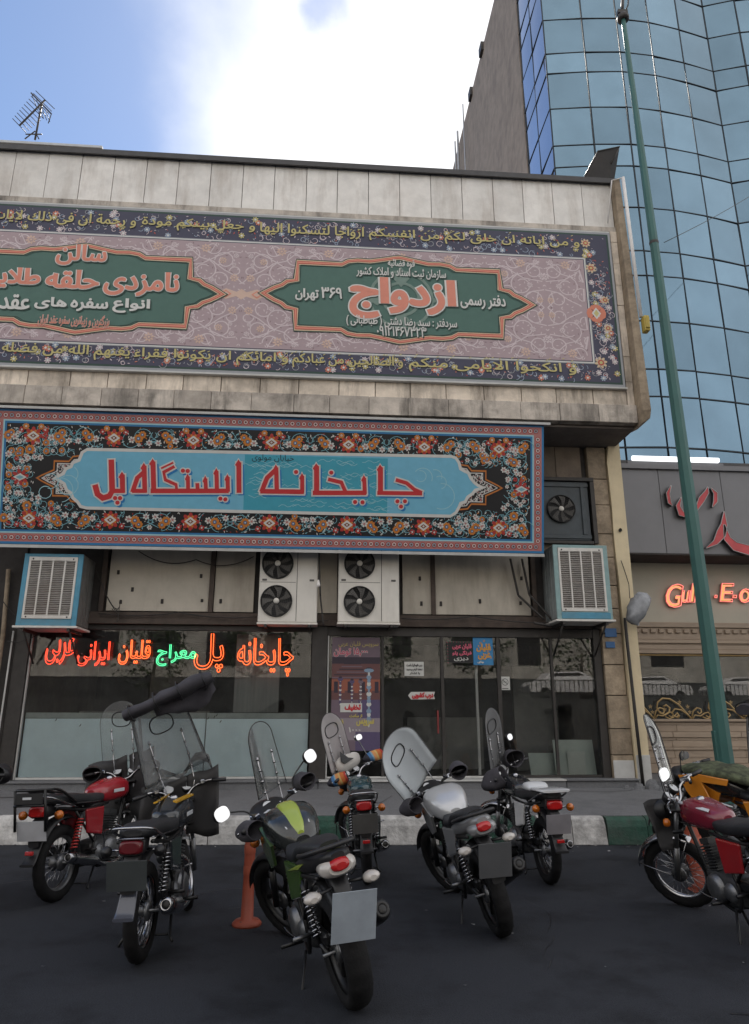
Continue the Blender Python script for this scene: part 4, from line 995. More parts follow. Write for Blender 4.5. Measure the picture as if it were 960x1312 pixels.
# ================================================================== notices on the door
PN=Plane((0,11.262,0),(1,0,0),(0,0,1))
NM=[cl('paper',(.52,.52,.50)),cl('ink',(.05,.05,.05)),cl('nred',(.45,.03,.04)),cl('nblue',(.04,.20,.42)),cl('norange',(.55,.28,.06)),cl('nblack',(.015,.015,.017)),cl('npink',(.50,.10,.16)),cl('ngreen',(.05,.20,.10)),cl('ppurple',(.15,.11,.14)),cl('pgrey',(.24,.205,.235)),cl('pbrown',(.13,.06,.06)),cl('porange',(.27,.09,.06)),cl('psteel',(.20,.28,.38)),cl('pdark',(.04,.03,.045)),cl('pyellow',(.50,.42,.12)),cl('pviolet',(.09,.07,.14))]
nPA,nIN,nRD,nBL,nOR,nBK,nPK,nGN,nPU,nGR,nBR,nPO,nST,nPD,nYE,nVI=range(16)
def notice(name,label,cat,x0,y0,x1,y1,back,fn=None,poly=None):
    a=PN.px(x0,y1);b=PN.px(x1,y0)
    root=empty(name,(0,0,0),label=label,cat=cat)
    s=MB(); s.box(a[0],b[0],11.262,11.268,a[1],b[1]) if not poly else s.prism([PN.px(*q) for q in poly],lambda u,v,t:(u,11.265+t,v),0,.003)
    s.build('sheet',NM[back],root)
    if fn:
        A=Art(PN);fn(A,a,b);A.build('print',NM,root,stuff=False)
    return root
def T2(A,t,x0,x1,y0,y1,c,bold=0,outl=0,oc=0,h=.004):
    a=PN.px(x0,y1);b=PN.px(x1,y0);A.text(t,a[0],b[0],a[1],b[1],h,c,bold,outl,oc)
notice('paper_notice','white paper notice with three lines of handwriting on the sliding door','notice',518.5,848,543,866,nPA,lambda A,a,b:(T2(A,'درب اتوماتیک است',521,541,850.5,854.5,nIN,.002),T2(A,'لطفا آرام ببندید',521,541,856,860,nIN,.002),T2(A,'با تشکر',525,538,861,864.5,nIN,.002)))
notice('arrow_sign','white arrow shaped sign with red lettering pointing left on the sliding door','sign',523,886,558,896,nPA,lambda A,a,b:T2(A,'درب کشویی',528.5,555,887.5,895,nRD,.006),poly=[(523,891),(527,886.5),(557.5,886.3),(556,891),(557.5,895.6),(527,896.3)])
def smoke(A,a,b):
    u=(a[0]+b[0])/2;v=(a[1]+b[1])/2+.02
    arc(A,u,v,.05,0,6.3,.008,.004,nIN,16);A.stroke([(u-.035,v+.035),(u+.035,v-.035)],.008,.005,nIN);A.stroke([(u-.03,v),(u+.03,v)],.008,.0045,nIN);A.stroke([(u-.05,v-.10),(u+.05,v-.10)],.01,.004,nIN)
notice('square_notice','little white no smoking notice on the glass right of the blue poster','notice',641.5,867,653,884,nPA,smoke)
def led(A,a,b):
    ring(A,a[0],b[0],a[1],b[1],.008,.0035,nIN)
    for i in range(16):
        t=i/15; A.disc(a[0]+.015,a[1]+(b[1]-a[1])*t,.006,.0045,nGN if i%2 else nPK,6); A.disc(a[0]+(b[0]-a[0])*t,b[1]-.01,.006,.0045,nGN if i%2 else nPK,6)
    T2(A,'قلیان عربی',580,604,825,832,nPK,.004);T2(A,'فرنگی پلو',580,604,834,840,nPK,.004);T2(A,'دیزی',582,600,842,847,nPA,.002)
notice('led_board','black menu board with pink lettering left of the blue poster','board',573,822,605,849,nBK,led)
def blu(A,a,b):
    T2(A,'قلیان',611,628,825,835,nOR,.006);T2(A,'عربی',613,628,837,845,nOR,.006);T2(A,'چای',612,620,847,850,nPA,.003)
    for i in range(9): u=R.uniform(a[0]+.03,b[0]-.03);v=R.uniform(a[1]+.05,b[1]-.05);A.petals(u,v,.02,5,.0035,nOR,.5)
notice('blue_poster','bright blue poster with orange lettering on the door glass','poster',607,817,631,852,nBL,blu)
root=empty('door_lettering',(0,0,0),label='faded red and green stuck-on lettering across the top of the door glass',cat='lettering')
A=Art(PN);T2(A,'ایستگاه پل',545,566,802,814,nPK,.006);T2(A,'چایخانه',568,582,808,815,nGN,.004);T2(A,'سنتی پل',584,606,806,816,nPK,.004);A.build('lettering',NM,root,stuff=False)
def poster(A,a,b):
    W_,H_=b[0]-a[0],b[1]-a[1]; q=lambda x,y:(a[0]+W_*x,a[1]+H_*y)
    def rc(x0,y0,x1,y1,h,c): A.poly([q(x0,y0),q(x1,y0),q(x1,y1),q(x0,y1)],h,c)
    rc(0,.0,1,.28,.001,nGR);rc(0,.0,1,.09,.0012,nPU);rc(0,.60,1,.80,.0012,nBR);rc(0,.44,1,.62,.0014,nPO);rc(0,.44,1,.52,.0016,nBR);rc(.55,.28,1,.44,.0016,nVI);rc(0,.76,1,.82,.0018,nPD);rc(.5,.0,1,.16,.0014,nVI)
    for i in range(6): rc(.05*i,.63+.025*i,.75-.03*i,.64+.025*i,.002,nPD if i%2 else nPU)
    for i in range(7): rc(.05+.14*i,.50,.13+.14*i,.60,.0022,nPO if i%2 else nPD)
    def hook(x,s_,y0,y1,c):
        n=16
        for i in range(n):
            t=i/n; y=y0+(y1-y0)*t; w_=s_*(.35+.65*abs(math.sin(i*1.25))); A.disc(*q(x,y),W_*w_,.003+.0001*i,c if i%3 else nPA,8,H_*(y1-y0)/n*.7)
        A.disc(*q(x,y1),W_*s_*1.9,.0047,c,10,H_*.018); A.disc(*q(x,y1+.018),W_*s_*1.2,.0049,nPD,10,H_*.010)
    hook(.77,.055,.22,.70,nST);hook(.18,.03,.40,.62,nVI);hook(.42,.028,.42,.60,nVI);hook(.60,.03,.42,.60,nPU)
    T2(A,'سرویس قلیان عربی',434,485,822,829,nYE,.0,0);T2(A,'۱۵٫۰۰۰ تومان',428,471,830,841,nPK,.004,.009,nPA,.0055)
    a2=PN.px(436,912.5);b2=PN.px(464,901);A.poly([a2,(b2[0],a2[1]),b2,(a2[0],b2[1])],.0055,nPA);T2(A,'تخفیف',442,462,903,911,nRD,.006,h=.007)
    T2(A,'از ساعت',448,464,915,920,nYE,.002,h=.0055);T2(A,'سرویس',457,479,922,930,nYE,.004,h=.0055);T2(A,'قلیان',428,440,922,930,nYE,.003,h=.0055);T2(A,'۱۰۰۰',447,462,932,938,nPA,.002,h=.0055);T2(A,'ج',423,430,952,960,nPA,.003,h=.0055)
notice('poster','tall purple poster of water pipes with a red discount strip left of the sliding doors','poster',423.5,817,487,962,nPU,poster)
# ================================================================== neighbour on the right
nb=empty('neighbour_shop',(0,0,0),label='stone fronted shop next door with a dark grey cladding band and neon name',cat='building')
M_clad=mat('grey_cladding',(.155,.155,.165),.45,.3,.05,3,objvar=.04)
M_shst=mat('beige_panel',(.43,.40,.33),.6,0,.06,2)
M_trav=mat('travertine',(.34,.265,.20),.6,0,.14,2,.2,30,stretch=(1,1,7),dirt=.2,dirtcol=(.2,.15,.11),objvar=.08)
M_gold=mat('gold_metal',(.42,.29,.13),.45,.3,.1,10)
YR=13.3; YC=12.55
def nZ(px,py,Y): return atY(px,py,Y).z
def npt(name,m,f,**k): 
    s=MB(); f(s); return s.build(name,m,nb,**k)
zc0,zc1=nZ(808,708,YC-.0),nZ(803,596,YC)
xs=[5.085,atY(848,650,YC).x,atY(928,650,YC).x,9.4,10.9,12.4]
for a,b in zip(xs,xs[1:]): npt('cladding_panel',M_clad,lambda s:s.box(a+.004,b-.004,YC,YC+.05,zc0,zc1-.08,0,.003))
npt('wall',M_brown,lambda s:(s.box(5.085,13,YC+.052,15.0,zc0+.01,zc1-.02),s.box(5.085,13,YR+.05,15.0,3.0,zc0+.01),s.box(5.085,5.3,YR+.05,15,.3,3),s.box(5.085,13,14.6,15,.3,3)))
npt('roof_edge',M_clad,lambda s:s.box(5.085,13,YC-.06,YC+.3,zc1-.08,zc1+.02),bevel=.005)
npt('roof_edge',M_coat,lambda s:s.box(5.085,13,YC-.02,YC+.2,zc1+.022,zc1+.10),bevel=.005)
zs0,zs1=nZ(812,797,YR),zc0
npt('fascia_panel',M_shst,lambda s:s.box(5.30,5.62,YR,YR+.05,zs0,zs1,0,.003)); npt('fascia_panel',M_shst,lambda s:s.box(5.63,13,YR,YR+.05,zs0,zs1,0,.003))
npt('soffit',M_dk2,lambda s:s.box(5.085,13,YC,YR+.05,zc0-.03,zc0-.002))
tb=empty('tube_lamp',(0,0,0),label='lit white fluorescent tube along the top edge of the grey cladding',cat='lamp')
a=atY(810,584,YC-.05);b=atY(920,587,YC-.05)
s=MB(); s.tube([(a.x,YC-.05,zc1+.13),(b.x,YC-.05,zc1+.13)],.05,10); s.build('tube',mat('lit_tube',(.9,.9,.9),.4,emit=(.95,.97,1),estr=.6),tb); s=MB(); s.box(a.x-.1,b.x+.1,YC-.04,YC+.05,zc1+.025,zc1+.075); s.build('fitting',M_clad,tb)
# lintel and dentils
zl=nZ(815,846,YR)
npt('lintel',M_trav,lambda s:s.box(5.30,13,YR-.06,YR+.05,zs0-.10,zs0-.003,0,.008))
npt('lintel',M_trav,lambda s:s.box(5.30,13,YR-.02,YR+.05,zs0-.33,zs0-.105,0,.004))
k=0;x=5.32
while x<9:
    npt('dentil',M_trav,lambda s:s.box(x,x+.11,YR-.06,YR-.022,zs0-.21,zs0-.13,0,.012)); x+=.165
for i,(a,b,d) in enumerate(((.335,.40,.05),(.405,.43,.02),(.435,.52,.04),(.525,.60,.08))): npt('lintel',M_trav,lambda s:s.box(5.30,13,YR-d,YR+.05,zs0-b,zs0-a,0,.006))
zg1=zs0-.60; zg0=nZ(826,921,YR)
npt('window_frame',M_gold,lambda s:s.box(5.30,13,YR-.0,YR+.05,zg1-.035,zg1-.003,0,.004))
npt('window_glass',M_glass,lambda s:s.box(5.30,13,YR+.06,YR+.068,zg0,zg1-.04),fix=False)
npt('window_back',M_in,lambda s:s.box(5.30,13,14.4,14.5,.4,3))
npt('window_sill',M_trav,lambda s:s.box(5.30,13,YR-.05,YR+.1,zg0-.05,zg0-.002,0,.008))
z=.43
i=0
hs=[.16,.10,.14,.05,.12,.05,.10,.12,.05,.15,.10,.12,.08,.12,.08,.12,.1]
while z<zg0-.06:
    h=min(hs[i%len(hs)],zg0-.053-z); 
    xx=5.06
    while xx<10:
        ww=R.uniform(1.1,1.6)
        npt('stone_course',M_trav,lambda s:s.box(xx+.002,xx+ww-.002,YR-(.0 if i%3 else .03),YR+.2,z+.002,z+h-.002,0,.005)); xx+=ww
    z+=h;i+=1
# gold scroll work
def scroll(ox,oz,sg,root,sc_=1):
    s=MB()
    def sp(cx,cz,r,a0,a1,f=.75,k=22): return [(ox+sg*sc_*(cx+r*(1-f*i/k)*math.cos(a0+(a1-a0)*i/k)),YR-.02,oz+sc_*(cz+r*(1-f*i/k)*math.sin(a0+(a1-a0)*i/k))) for i in range(k+1)]
    def tb_(P,r=.011): s.tube(P,r*1.45,6)
    tb_([(ox+sg*sc_*a,YR-.02,oz+sc_*b) for a,b in ((0,0),(-.10,.12),(-.22,.26),(-.38,.36),(-.52,.37),(-.62,.30),(-.65,.20),(-.60,.10),(-.50,.07),(-.42,.12),(-.40,.20),(-.46,.25),(-.52,.22))],.012)
    tb_([(ox+sg*sc_*a,YR-.02,oz+sc_*b) for a,b in ((0,0),(-.08,.09),(-.18,.16),(-.30,.18),(-.36,.12),(-.34,.05),(-.28,.03),(-.24,.07),(-.27,.11))],.011)
    tb_([(ox+sg*sc_*a,YR-.02,oz+sc_*b) for a,b in ((0,0),(.05,.14),(.13,.20),(.20,.18),(.21,.12),(.16,.09),(.13,.13))],.01)
    tb_([(ox+sg*sc_*a,YR-.02,oz+sc_*b) for a,b in ((.02,0),(.08,.07),(.18,.05),(.26,.10),(.34,.12),(.38,.07),(.34,.03),(.29,.06))],.009)
    tb_([(ox+sg*sc_*a,YR-.02,oz+sc_*b) for a,b in ((.22,.04),(.3,.0),(.38,.03),(.45,.10),(.50,.06),(.46,.01))],.009)
    for a,b in ((-.02,.12),(-.20,.30),(-.05,.22),(-.5,.17)):
        for q in range(5):
            an=q*1.257+.3; s.add([(ox+sg*sc_*(a+.0),YR-.03,oz+sc_*b),(ox+sg*sc_*(a+.022*math.cos(an-.4)),YR-.025,oz+sc_*(b+.022*math.sin(an-.4))),(ox+sg*sc_*(a+.045*math.cos(an)),YR-.03,oz+sc_*(b+.045*math.sin(an))),(ox+sg*sc_*(a+.022*math.cos(an+.4)),YR-.025,oz+sc_*(b+.022*math.sin(an+.4)))],[(0,1,2,3)])
    s.build('gold_scroll',M_gold,root)
for pxx in (838,886,952,1010):
    p=atY(pxx,920,YR-.02); scroll(p.x,zg0,1,nb,1.0)
# neon name and red letters
MR=[mat('letter_side',(.05,.05,.055),.5),mat('letter_face_red',(.48,.04,.05),.35),mat('letter_rim',(.35,.36,.36),.4)]
PC=Plane((0,YC-.10,0),(1,0,0),(0,0,1))
def letter(pts,ws,label=None):
    "tapered brush stroke letter, 0.09 m deep, standing off the cladding"
    P=[PC.px(*q) for q in pts]
    # smooth
    k=len(P);L=[];Rr=[]
    for i in range(k):
        a=P[max(i-1,0)];b=P[min(i+1,k-1)];dx,dy=b[0]-a[0],b[1]-a[1];l=math.hypot(dx,dy) or 1;nx,ny=-dy/l,dx/l;w_=ws[i]*.5*.0138
        L.append((P[i][0]+nx*w_,P[i][1]+ny*w_));Rr.append((P[i][0]-nx*w_,P[i][1]-ny*w_))
    poly=L+Rr[::-1]
    o=MB()
    for i in range(k-1):
        qd=[L[i],L[i+1],Rr[i+1],Rr[i]]
        o.add([(u,YC-.10,v) for u,v in qd],[(0,1,2,3)],1)
        o.add([(L[i][0],YC-.10,L[i][1]),(L[i+1][0],YC-.10,L[i+1][1]),(L[i+1][0],YC-.02,L[i+1][1]),(L[i][0],YC-.02,L[i][1])],[(0,1,2,3)],0)
        o.add([(Rr[i][0],YC-.10,Rr[i][1]),(Rr[i+1][0],YC-.10,Rr[i+1][1]),(Rr[i+1][0],YC-.02,Rr[i+1][1]),(Rr[i][0],YC-.02,Rr[i][1])],[(0,1,2,3)],0)
    o.tube([(u,YC-.10,v) for u,v in poly],.008,5,m=2,closed=True)
    o.build('sign_letter',MR,nb,fix=False)
letter([(860,622),(856,632),(858,644),(862,648)],[1,5,5,1])
letter([(873,637),(869,648),(873,658),(880,661),(893,652),(899,640),(906,630),(907,624)],[1,6,9,6,4,9,6,1])
letter([(911,625),(917,632),(917,642),(913,650)],[1,6,6,1])
letter([(905,702),(917,695),(924,684),(928,672),(928,655)],[1,7,13,9,1])
letter([(928,672),(932,690),(942,700),(960,705),(985,704),(1005,690)],[2,10,13,14,12,1])
PNb=Plane((0,YR-.05,0),(1,0,0),(0,0,1))
gn=empty('neon_name',(0,0,0),label='pink and yellow neon shop name in Latin script letters on the cream panel',cat='neon sign')
MN=[neonmat('pink',(1,.24,.20),.40),neonmat('yellow',(1,.6,.18),.22),mat('neon_back',(.35,.10,.06),.5)]
for t,x0,x1,y0,y1 in (('G',851,872,749,778),('u',872,884,757,772),('l',884,890,748,772),('–',915,921,763,766),('E',922,938,748,771),('–',938,946,763,766),('o',946,962,755,772)):
    a=PNb.px(x0,y1);b=PNb.px(x1,y0); A=Art(PNb);A.text(t,a[0],b[0]-.06,a[1],b[1],.0,2,.012,shear=.25);A.text(t,a[0]+.02,b[0]-.08,a[1]+.02,b[1]-.02,.006,1,.0,shear=.25)
    vs,fs,isl,loops,(a_,b_,c_,d_)=text_geo(t,3); s=A.mb; fx=(b[0]-.06-a[0])/(b_-a_);fy=(b[1]-a[1])/(d_-c_)
    for lp in loops: s.tube([PNb.P(a[0]+(x-a_)*fx+.25*(y-c_)*fy,a[1]+(y-c_)*fy,.03) for x,y in lp],.010,5,m=0,closed=True)
    s.build('neon_letter',MN,gn,fix=False)
# ================================================================== glass tower behind
tw=empty('glass_tower',(0,0,0),label='tall blue mirror glass office tower with a curved front behind the shops',cat='tower')
def tglass(name,c):
    m=mat(name,c,.05,.9,.14,.5,objvar=.16); return m  # random pane tones, widened to put uneven cloud reflections into the colour
M_tg=tglass('tower_glass',(.165,.255,.33)); M_tg2=tglass('tower_glass_side',(.20,.27,.37)); M_mull=mat('mullion',(.035,.045,.055),.5,.3)
M_conc=mat('side_wall_plaster',(.26,.215,.18),.9,0,.2,2.5,.8,4,streak=.4,dirtcol=(.11,.095,.085))
Z=[5.5,6.2,7.45,8.75,9.47,10.78,12.07,12.79,14.1,15.4,16.1,17.33,18.55,19.25,20.47,21.7,22.4,23.7,25.0,25.7,27.0,28.3]
cur=[(5.9,15.10),(6.98,14.95),(7.96,14.87),(8.93,14.92),(9.91,15.07),(10.88,15.28),(11.71,15.02),(12.75,14.84),(13.8,14.86),(14.8,15.05),(15.8,15.4)]
def panel(p,q,z0,z1,m,nm='glass_pane'):
    p=Vector((*p,0));q=Vector((*q,0));d=(q-p);n=Vector((d.y,-d.x,0)).normalized()
    tw_=R.uniform(-.013,.013);t2=R.uniform(-.011,.011);e=d.normalized()*.025
    a=p+e;b=q-e;s=MB()
    k=4; gx=[];
    for j in range(2):
        zz=z0+.025 if j==0 else z1-.025
        for i in range(k+1):
            t=i/k; bow=.012*4*t*(1-t)
            gx.append((a.lerp(b,t)+n*(tw_*(t-.5)+t2*(j-.5)+bow*.3)+Vector((0,0,zz))))
    s.add(gx,[(i,i+1,i+k+2,i+k+1) for i in range(k)],0,True); s.build(nm,m,tw,fix=False)
def mulls(p,q,zs):
    s=MB(); p=Vector((*p,0));q=Vector((*q,0));d=(q-p);n=Vector((d.y,-d.x,0)).normalized();e=d.normalized()
    for z in zs: s.obox((p+q)/2+Vector((0,0,z))-n*.01,d/2,n*.03,Vector((0,0,.009)))
    return s
for a,b in zip(cur,cur[1:]):
    vis=b[0]<13.9
    for z0,z1 in zip(Z,Z[1:]):
        if vis: panel(a,b,z0,z1,M_tg)
    for z_ in Z: mulls(a,b,[z_]).build('transom',M_mull,tw)
    s=MB(); s.tube([(a[0],a[1],5.5),(a[0],a[1],28.3)],.013,6); s.build('mullion',M_mull,tw)
side=[(5.9,17.14),(5.9,16.12),(5.9,15.10)]
for a,b in zip(side,side[1:]):
    for z0,z1 in zip(Z,Z[1:]): panel(a,b,z0,z1,M_tg2,'side_pane')
    for z_ in Z: mulls(a,b,[z_]).build('transom',M_mull,tw)
    s=MB(); s.tube([(a[0],a[1],5.5),(a[0],a[1],28.3)],.013,6); s.build('mullion',M_mull,tw)
s=MB(); s.box(5.86,16,17.16,34,.5,26.9); s.build('side_wall',M_conc,tw)
s=MB(); 
co_=[(x,y+.12) for x,y in cur]+[(16,17.2),(5.98,17.2)]
s.prism(co_,lambda u,v,t:(u,v,t),5.4,28.2); s.build('core',M_dark,tw)
for yy,r in ((26.5,.04),(25.9,.05),(24.6,.03)):
    s=MB(); s.tube([(5.7,yy,20),(5.7,yy,27.1 if r>.03 else 27.3)],r,6); s.build('vent_pipe',M_galv,tw)
for yy,zz in ((21.5,26.95),(23.6,26.95),(19.0,26.95)):
    s=MB(); s.box(5.75,5.95,yy-.2,yy+.2,zz-.35,zz+.05); s.build('wall_bracket',M_dark,tw)
# ================================================================== roof things
ph=empty('penthouse_wall',(0,0,0),label='low brown brick wall with a metal coping on the roof at the upper left',cat='wall')
s=MB(); s.box(-11,-5.02,13.0,16,10.7,13.22,0,.01); s.build('wall',M_stone,ph)
s=MB(); s.box(-11,-4.97,12.93,16.1,13.225,13.30,0,.01); s.build('coping',M_galv,ph)
for k in range(14):
    s=MB(); s.box(-5.04-.42*(k+1)+.006,-5.04-.42*k-.006,12.975,12.998,12.93,13.21,0,.004); s.build('coping_stone',M_stone,ph)
an=empty('tv_antenna',(0,0,0),label='thin rooftop television antenna leaning on the penthouse wall',cat='antenna')
def ap(x,y,dy=0): return atY(x,y,13.2+dy)
s=MB(); s.tube([ap(45,179),ap(54,132)],.022,6); s.build('mast',M_dark,an)
b0,b1=ap(25,161,.0),ap(58,128,.0)
s=MB(); s.tube([b0,b1],.02,6); 
for i in range(11):
    t=i/10; c=b0.lerp(b1,t); h=.16+.09*t; d=Vector((h*.75,.1,-h*.55)); s.tube([c-d,c+d],.009,5)
s.build('boom',M_dark,an)
s=MB(); s.tube([ap(40,119),ap(66,146)],.016,6); s.tube([ap(66,146),ap(62,158)],.01,5)
for i in range(4): s.tube([ap(41+6*i,121+7*i),ap(52+4*i,150+2*i)],.008,5)
s.build('reflector',M_dark,an)
s=MB(); s.tube([ap(32,178),ap(45,168),ap(50,178)],.015,5); s.tube([ap(33,172),ap(54,172)],.015,5); s.build('base',M_dark,an)
cw=empty('roof_cowl',(0,0,0),label='bent dark metal cooler duct cowl standing on the roof corner',cat='duct')
q=lambda x,y,Y=11.0: atY(x,y,Y)
M_rust=mat('rusty_sheet',(.022,.02,.02),.8,.0,.25,5,dirt=.5,dirtcol=(.05,.035,.03))
s=MB(); f=[q(742,240),q(766,194),q(794,188),q(783,210),q(782,240)]; bk=[p+Vector((.25,.9,-.05)) for p in f]; s.add(f+bk,[(0,1,2,3,4),(9,8,7,6,5),(0,5,6,1),(1,6,7,2),(2,7,8,3),(3,8,9,4)]); s.build('hood',M_rust,cw)
s=MB(); s.tube([f[1],f[2],f[3]],.02,6); s.tube([f[0],f[1]],.015,6); s.build('rim',M_dark,cw)
# ================================================================== street pole
po=empty('street_lamp_post',(5.42,9.6,.30),label='tall tapering green street lamp post at the right',cat='lamp post')
po.rotation_euler=(0,-.011,0)
M_pole=mat('pole_green',(.033,.11,.10),.5,.1,.12,2,streak=.3,dirtcol=(.06,.12,.11),local=True)
s=MB(); sec=[]
for z,r in ((0,.115),(.02,.115),(6,.088),(13.5,.040)):
    sec.append([Vector((r*math.cos(2*math.pi*k/8),r*math.sin(2*math.pi*k/8),z)) for k in range(8)])
s.loft(sec,sm=False); s.build('shaft',M_pole,po)
s=MB(); s.box(-.2,.2,-.2,.2,0,.03,0,.005); s.build('base_plate',M_pole,po)
s=MB(); s.box(-.125,-.08,-.045,.045,.55,.95,0,.01); s.build('access_cover',M_pole,po)
s=MB(); s.lathe([(.05,0),(.10,.0),(.11,.06),(.07,.14),(.0,.14)],(0,0,13.4),(0,0,1),12); s.box(-.09,.09,-.04,.04,13.54,13.62); s.build('lamp_bracket',M_dark,po)
s=MB(); s.tube([(0,0,13.6),(.05,0,13.95)],.03,6); s.tube([(0,0,13.5),(.10,-.05,13.7),(.13,-.08,13.95)],.014,6); s.build('lamp_arm',M_dark,po)
s=MB(); s.lathe([(.07,0),(.078,.03),(.07,.06)],(0,0,8.6),(0,0,1),12); s.build('clamp_ring',M_dark,po)
s=MB(); a=Vector((5.5,9.6,8.95)); b=Vector((11,13,14)); s.tube([a.lerp(b,i/10)-Vector((0,0,.5*4*i/10*(1-i/10)*.2)) for i in range(11)],.007,4); tag(s.build('overhead_wire',M_dark),'thin overhead wire running up to the right from the green lamp post','wire')
# orange flexible bollard
M_or=mat('bollard_orange',(.30,.06,.03),.55,0,.15,9,dirt=.35,dirtcol=(.13,.05,.035),local=True)
def bollard(x,y,label,tilt=(0,0),s_=1):
    b=empty('bollard',(x,y,0),label=label,cat='bollard',group='orange flexible bollards'); b.rotation_euler=(tilt[0],tilt[1],0); b.scale=(s_,)*3 if not isinstance(s_,tuple) else s_
    s=MB(); s.lathe([(0,.0),(.105,0),(.105,.015),(.085,.035),(.045,.04),(.040,.3),(.038,.54),(.035,.565),(0,.57)],(0,0,0),(0,0,1),28); s.build('post',M_or,b)
    for zz in (.36,.50):
        s=MB(); s.lathe([(.0415,0),(.0425,.01),(.0425,.05),(.0405,.06)],(0,0,zz-.03),(0,0,1),28); s.build('band',mat('bollard_band',(.33,.075,.04),.5,0,.15,9,local=True),b)
    for k in range(3):
        s=MB(); s.lathe([(.01,0),(.01,.006),(0,.008)],(.075*math.cos(k*2.1),.075*math.sin(k*2.1),.03),(0,0,1),8); s.build('bolt',M_dark,b)
bollard(-.487,5.73,'orange flexible bollard standing left of the green motorcycle')
bollard(3.36,6.45,'orange flexible bollard leaning behind the front wheel of the red motorcycle at the right',(0,-.30),(2.2,2.2,1.15))
# ================================================================== street behind the camera, mirrored in the glass
ob=empty('opposite_building',(0,0,0),label='plain building across the street mirrored dimly in the shop glass',cat='building')
s=MB(); s.box(-40,40,-27,-22,3.6,12); s.build('wall',mat('far_wall',(.50,.46,.40),.8,0,.35,.5,dirt=.5,dirtcol=(.12,.11,.1)),ob)
s=MB(); s.box(-40,40,-27,-21.5,0,3.6); s.build('ground_floor',mat('far_shopfronts',(.05,.052,.05),.7,0,.5,.7),ob)
ra=empty('raised_road',(0,0,0),label='raised road with a railing across the street mirrored in the glass',cat='bridge')
s=MB(); s.box(-40,45,-20,-12,0,2.2); s.build('deck',mat('deck_concrete',(.06,.06,.058),.9,0,.3,1),ra)
for k in range(14):
    for z in (5.5,8.2,10.6):
        if R.random()<.25: continue
        w__=R.uniform(.5,1.3);o__=R.uniform(-.5,.5); s=MB(); s.box(-25+k*3.8-w__+o__,-25+k*3.8+w__+o__,-21.99,-21.9,z-R.uniform(.5,1.1),z+.8); s.build('window',M_dark,ob)
fe=empty('median_fence',(0,0,0),label='dark railing along the raised road mirrored in the door glass',cat='fence')
s=MB(); s.box(-14,30,-12.03,-12,3.05,3.1); s.box(-14,30,-12.03,-12,2.4,2.44); s.build('rail',M_dark,fe)
s=MB()
for k in range(186): s.box(-14+k*.235,-13.96+k*.235,-12.02,-12.0,2.2,3.1)
tag(s.build('bars',M_dark,fe),kind='stuff')
def car(x,y,label):
    c=empty('parked_car',(x,y,2.2),label=label,cat='car',group='white cars mirrored in the glass')
    P=[(-2.1,.35),(-2.15,.65),(-2.0,.85),(-1.45,.92),(-1.0,1.32),(.55,1.38),(1.25,.98),(2.0,.86),(2.12,.6),(2.05,.35)]
    s=MB(); s.loft([[Vector((a,-.85+(.12 if b>1 else 0),b)) for a,b in P],[Vector((a,.85-(.12 if b>1 else 0),b)) for a,b in P]],sm=False); s.build('body',M_white,c,bevel=.04)
    for yy in (-.86,.86):
        s=MB(); s.add([(-1.3,yy*.93,.96),(-.9,yy*.9,1.27),(.5,yy*.9,1.31),(1.05,yy*.93,.98)],[(0,1,2,3)]); s.build('side_window',M_dark,c,fix=False,solid=.02)
    for xx in (-1.35,1.35):
        for yy in (-.75,.75): s=MB(); s.lathe([(0,-.1),(.28,-.1),(.31,-.05),(.31,.05),(.28,.1),(0,.1)],(xx,yy,.31),(0,1,0),20); s.build('wheel',M_blk,c)
car(12.6,-14,'white car mirrored in the right panes of the sliding door'); car(19,-14,'white car mirrored at the left of the neighbour shop glass'); car(24.5,-14,'white car mirrored behind the green post in the neighbour shop glass')

M_leaf=mat('leaf_green',(.045,.07,.025),.7,0,.5,8,objvar=.2); M_bark=mat('bark',(.08,.065,.05),.9,0,.3,10,.6,30)
for ti,(x,y,h) in enumerate(((-9,-17,6.5),(-3.5,-16,7.5),(3,-17.5,6.8),(8.5,-16,7.6),(14.5,-17,6.9))):
    t=empty('street_tree',(x,y,0),label=['short leafy tree far left across the street','tall leafy tree left of centre across the street','leafy tree straight across the street','tallest leafy tree right of centre across the street','leafy tree far right across the street'][ti]+', mirrored in the glass',cat='tree',group='trees across the street')
    s=MB(); s.tube(smooth([(0,0,0),(.1,0,1.5),(0,.1,3),(.2,0,h*.7)]) if 'smooth' in globals() else [(0,0,0),(.1,0,1.5),(0,.1,3),(.2,0,h*.7)],[.18,.15,.12,.06],8); s.build('trunk',M_bark,t)
    s=MB()
    for i in range(700):
        a=R.uniform(0,6.28);e=R.uniform(-1,1);r=2.0*R.uniform(.35,1)**.5*(1+.25*math.sin(a*3+ti))
        c=Vector((r*math.cos(a)*math.sqrt(1-e*e),r*math.sin(a)*math.sqrt(1-e*e),h*.68+1.7*e)); q=.13
        s.add([c+Vector((R.uniform(-q,q),R.uniform(-q,q),R.uniform(-q,q))) for _ in range(4)],[(0,1,2,3)])
    tag(s.build('crown',M_leaf,t,fix=False),kind='stuff')
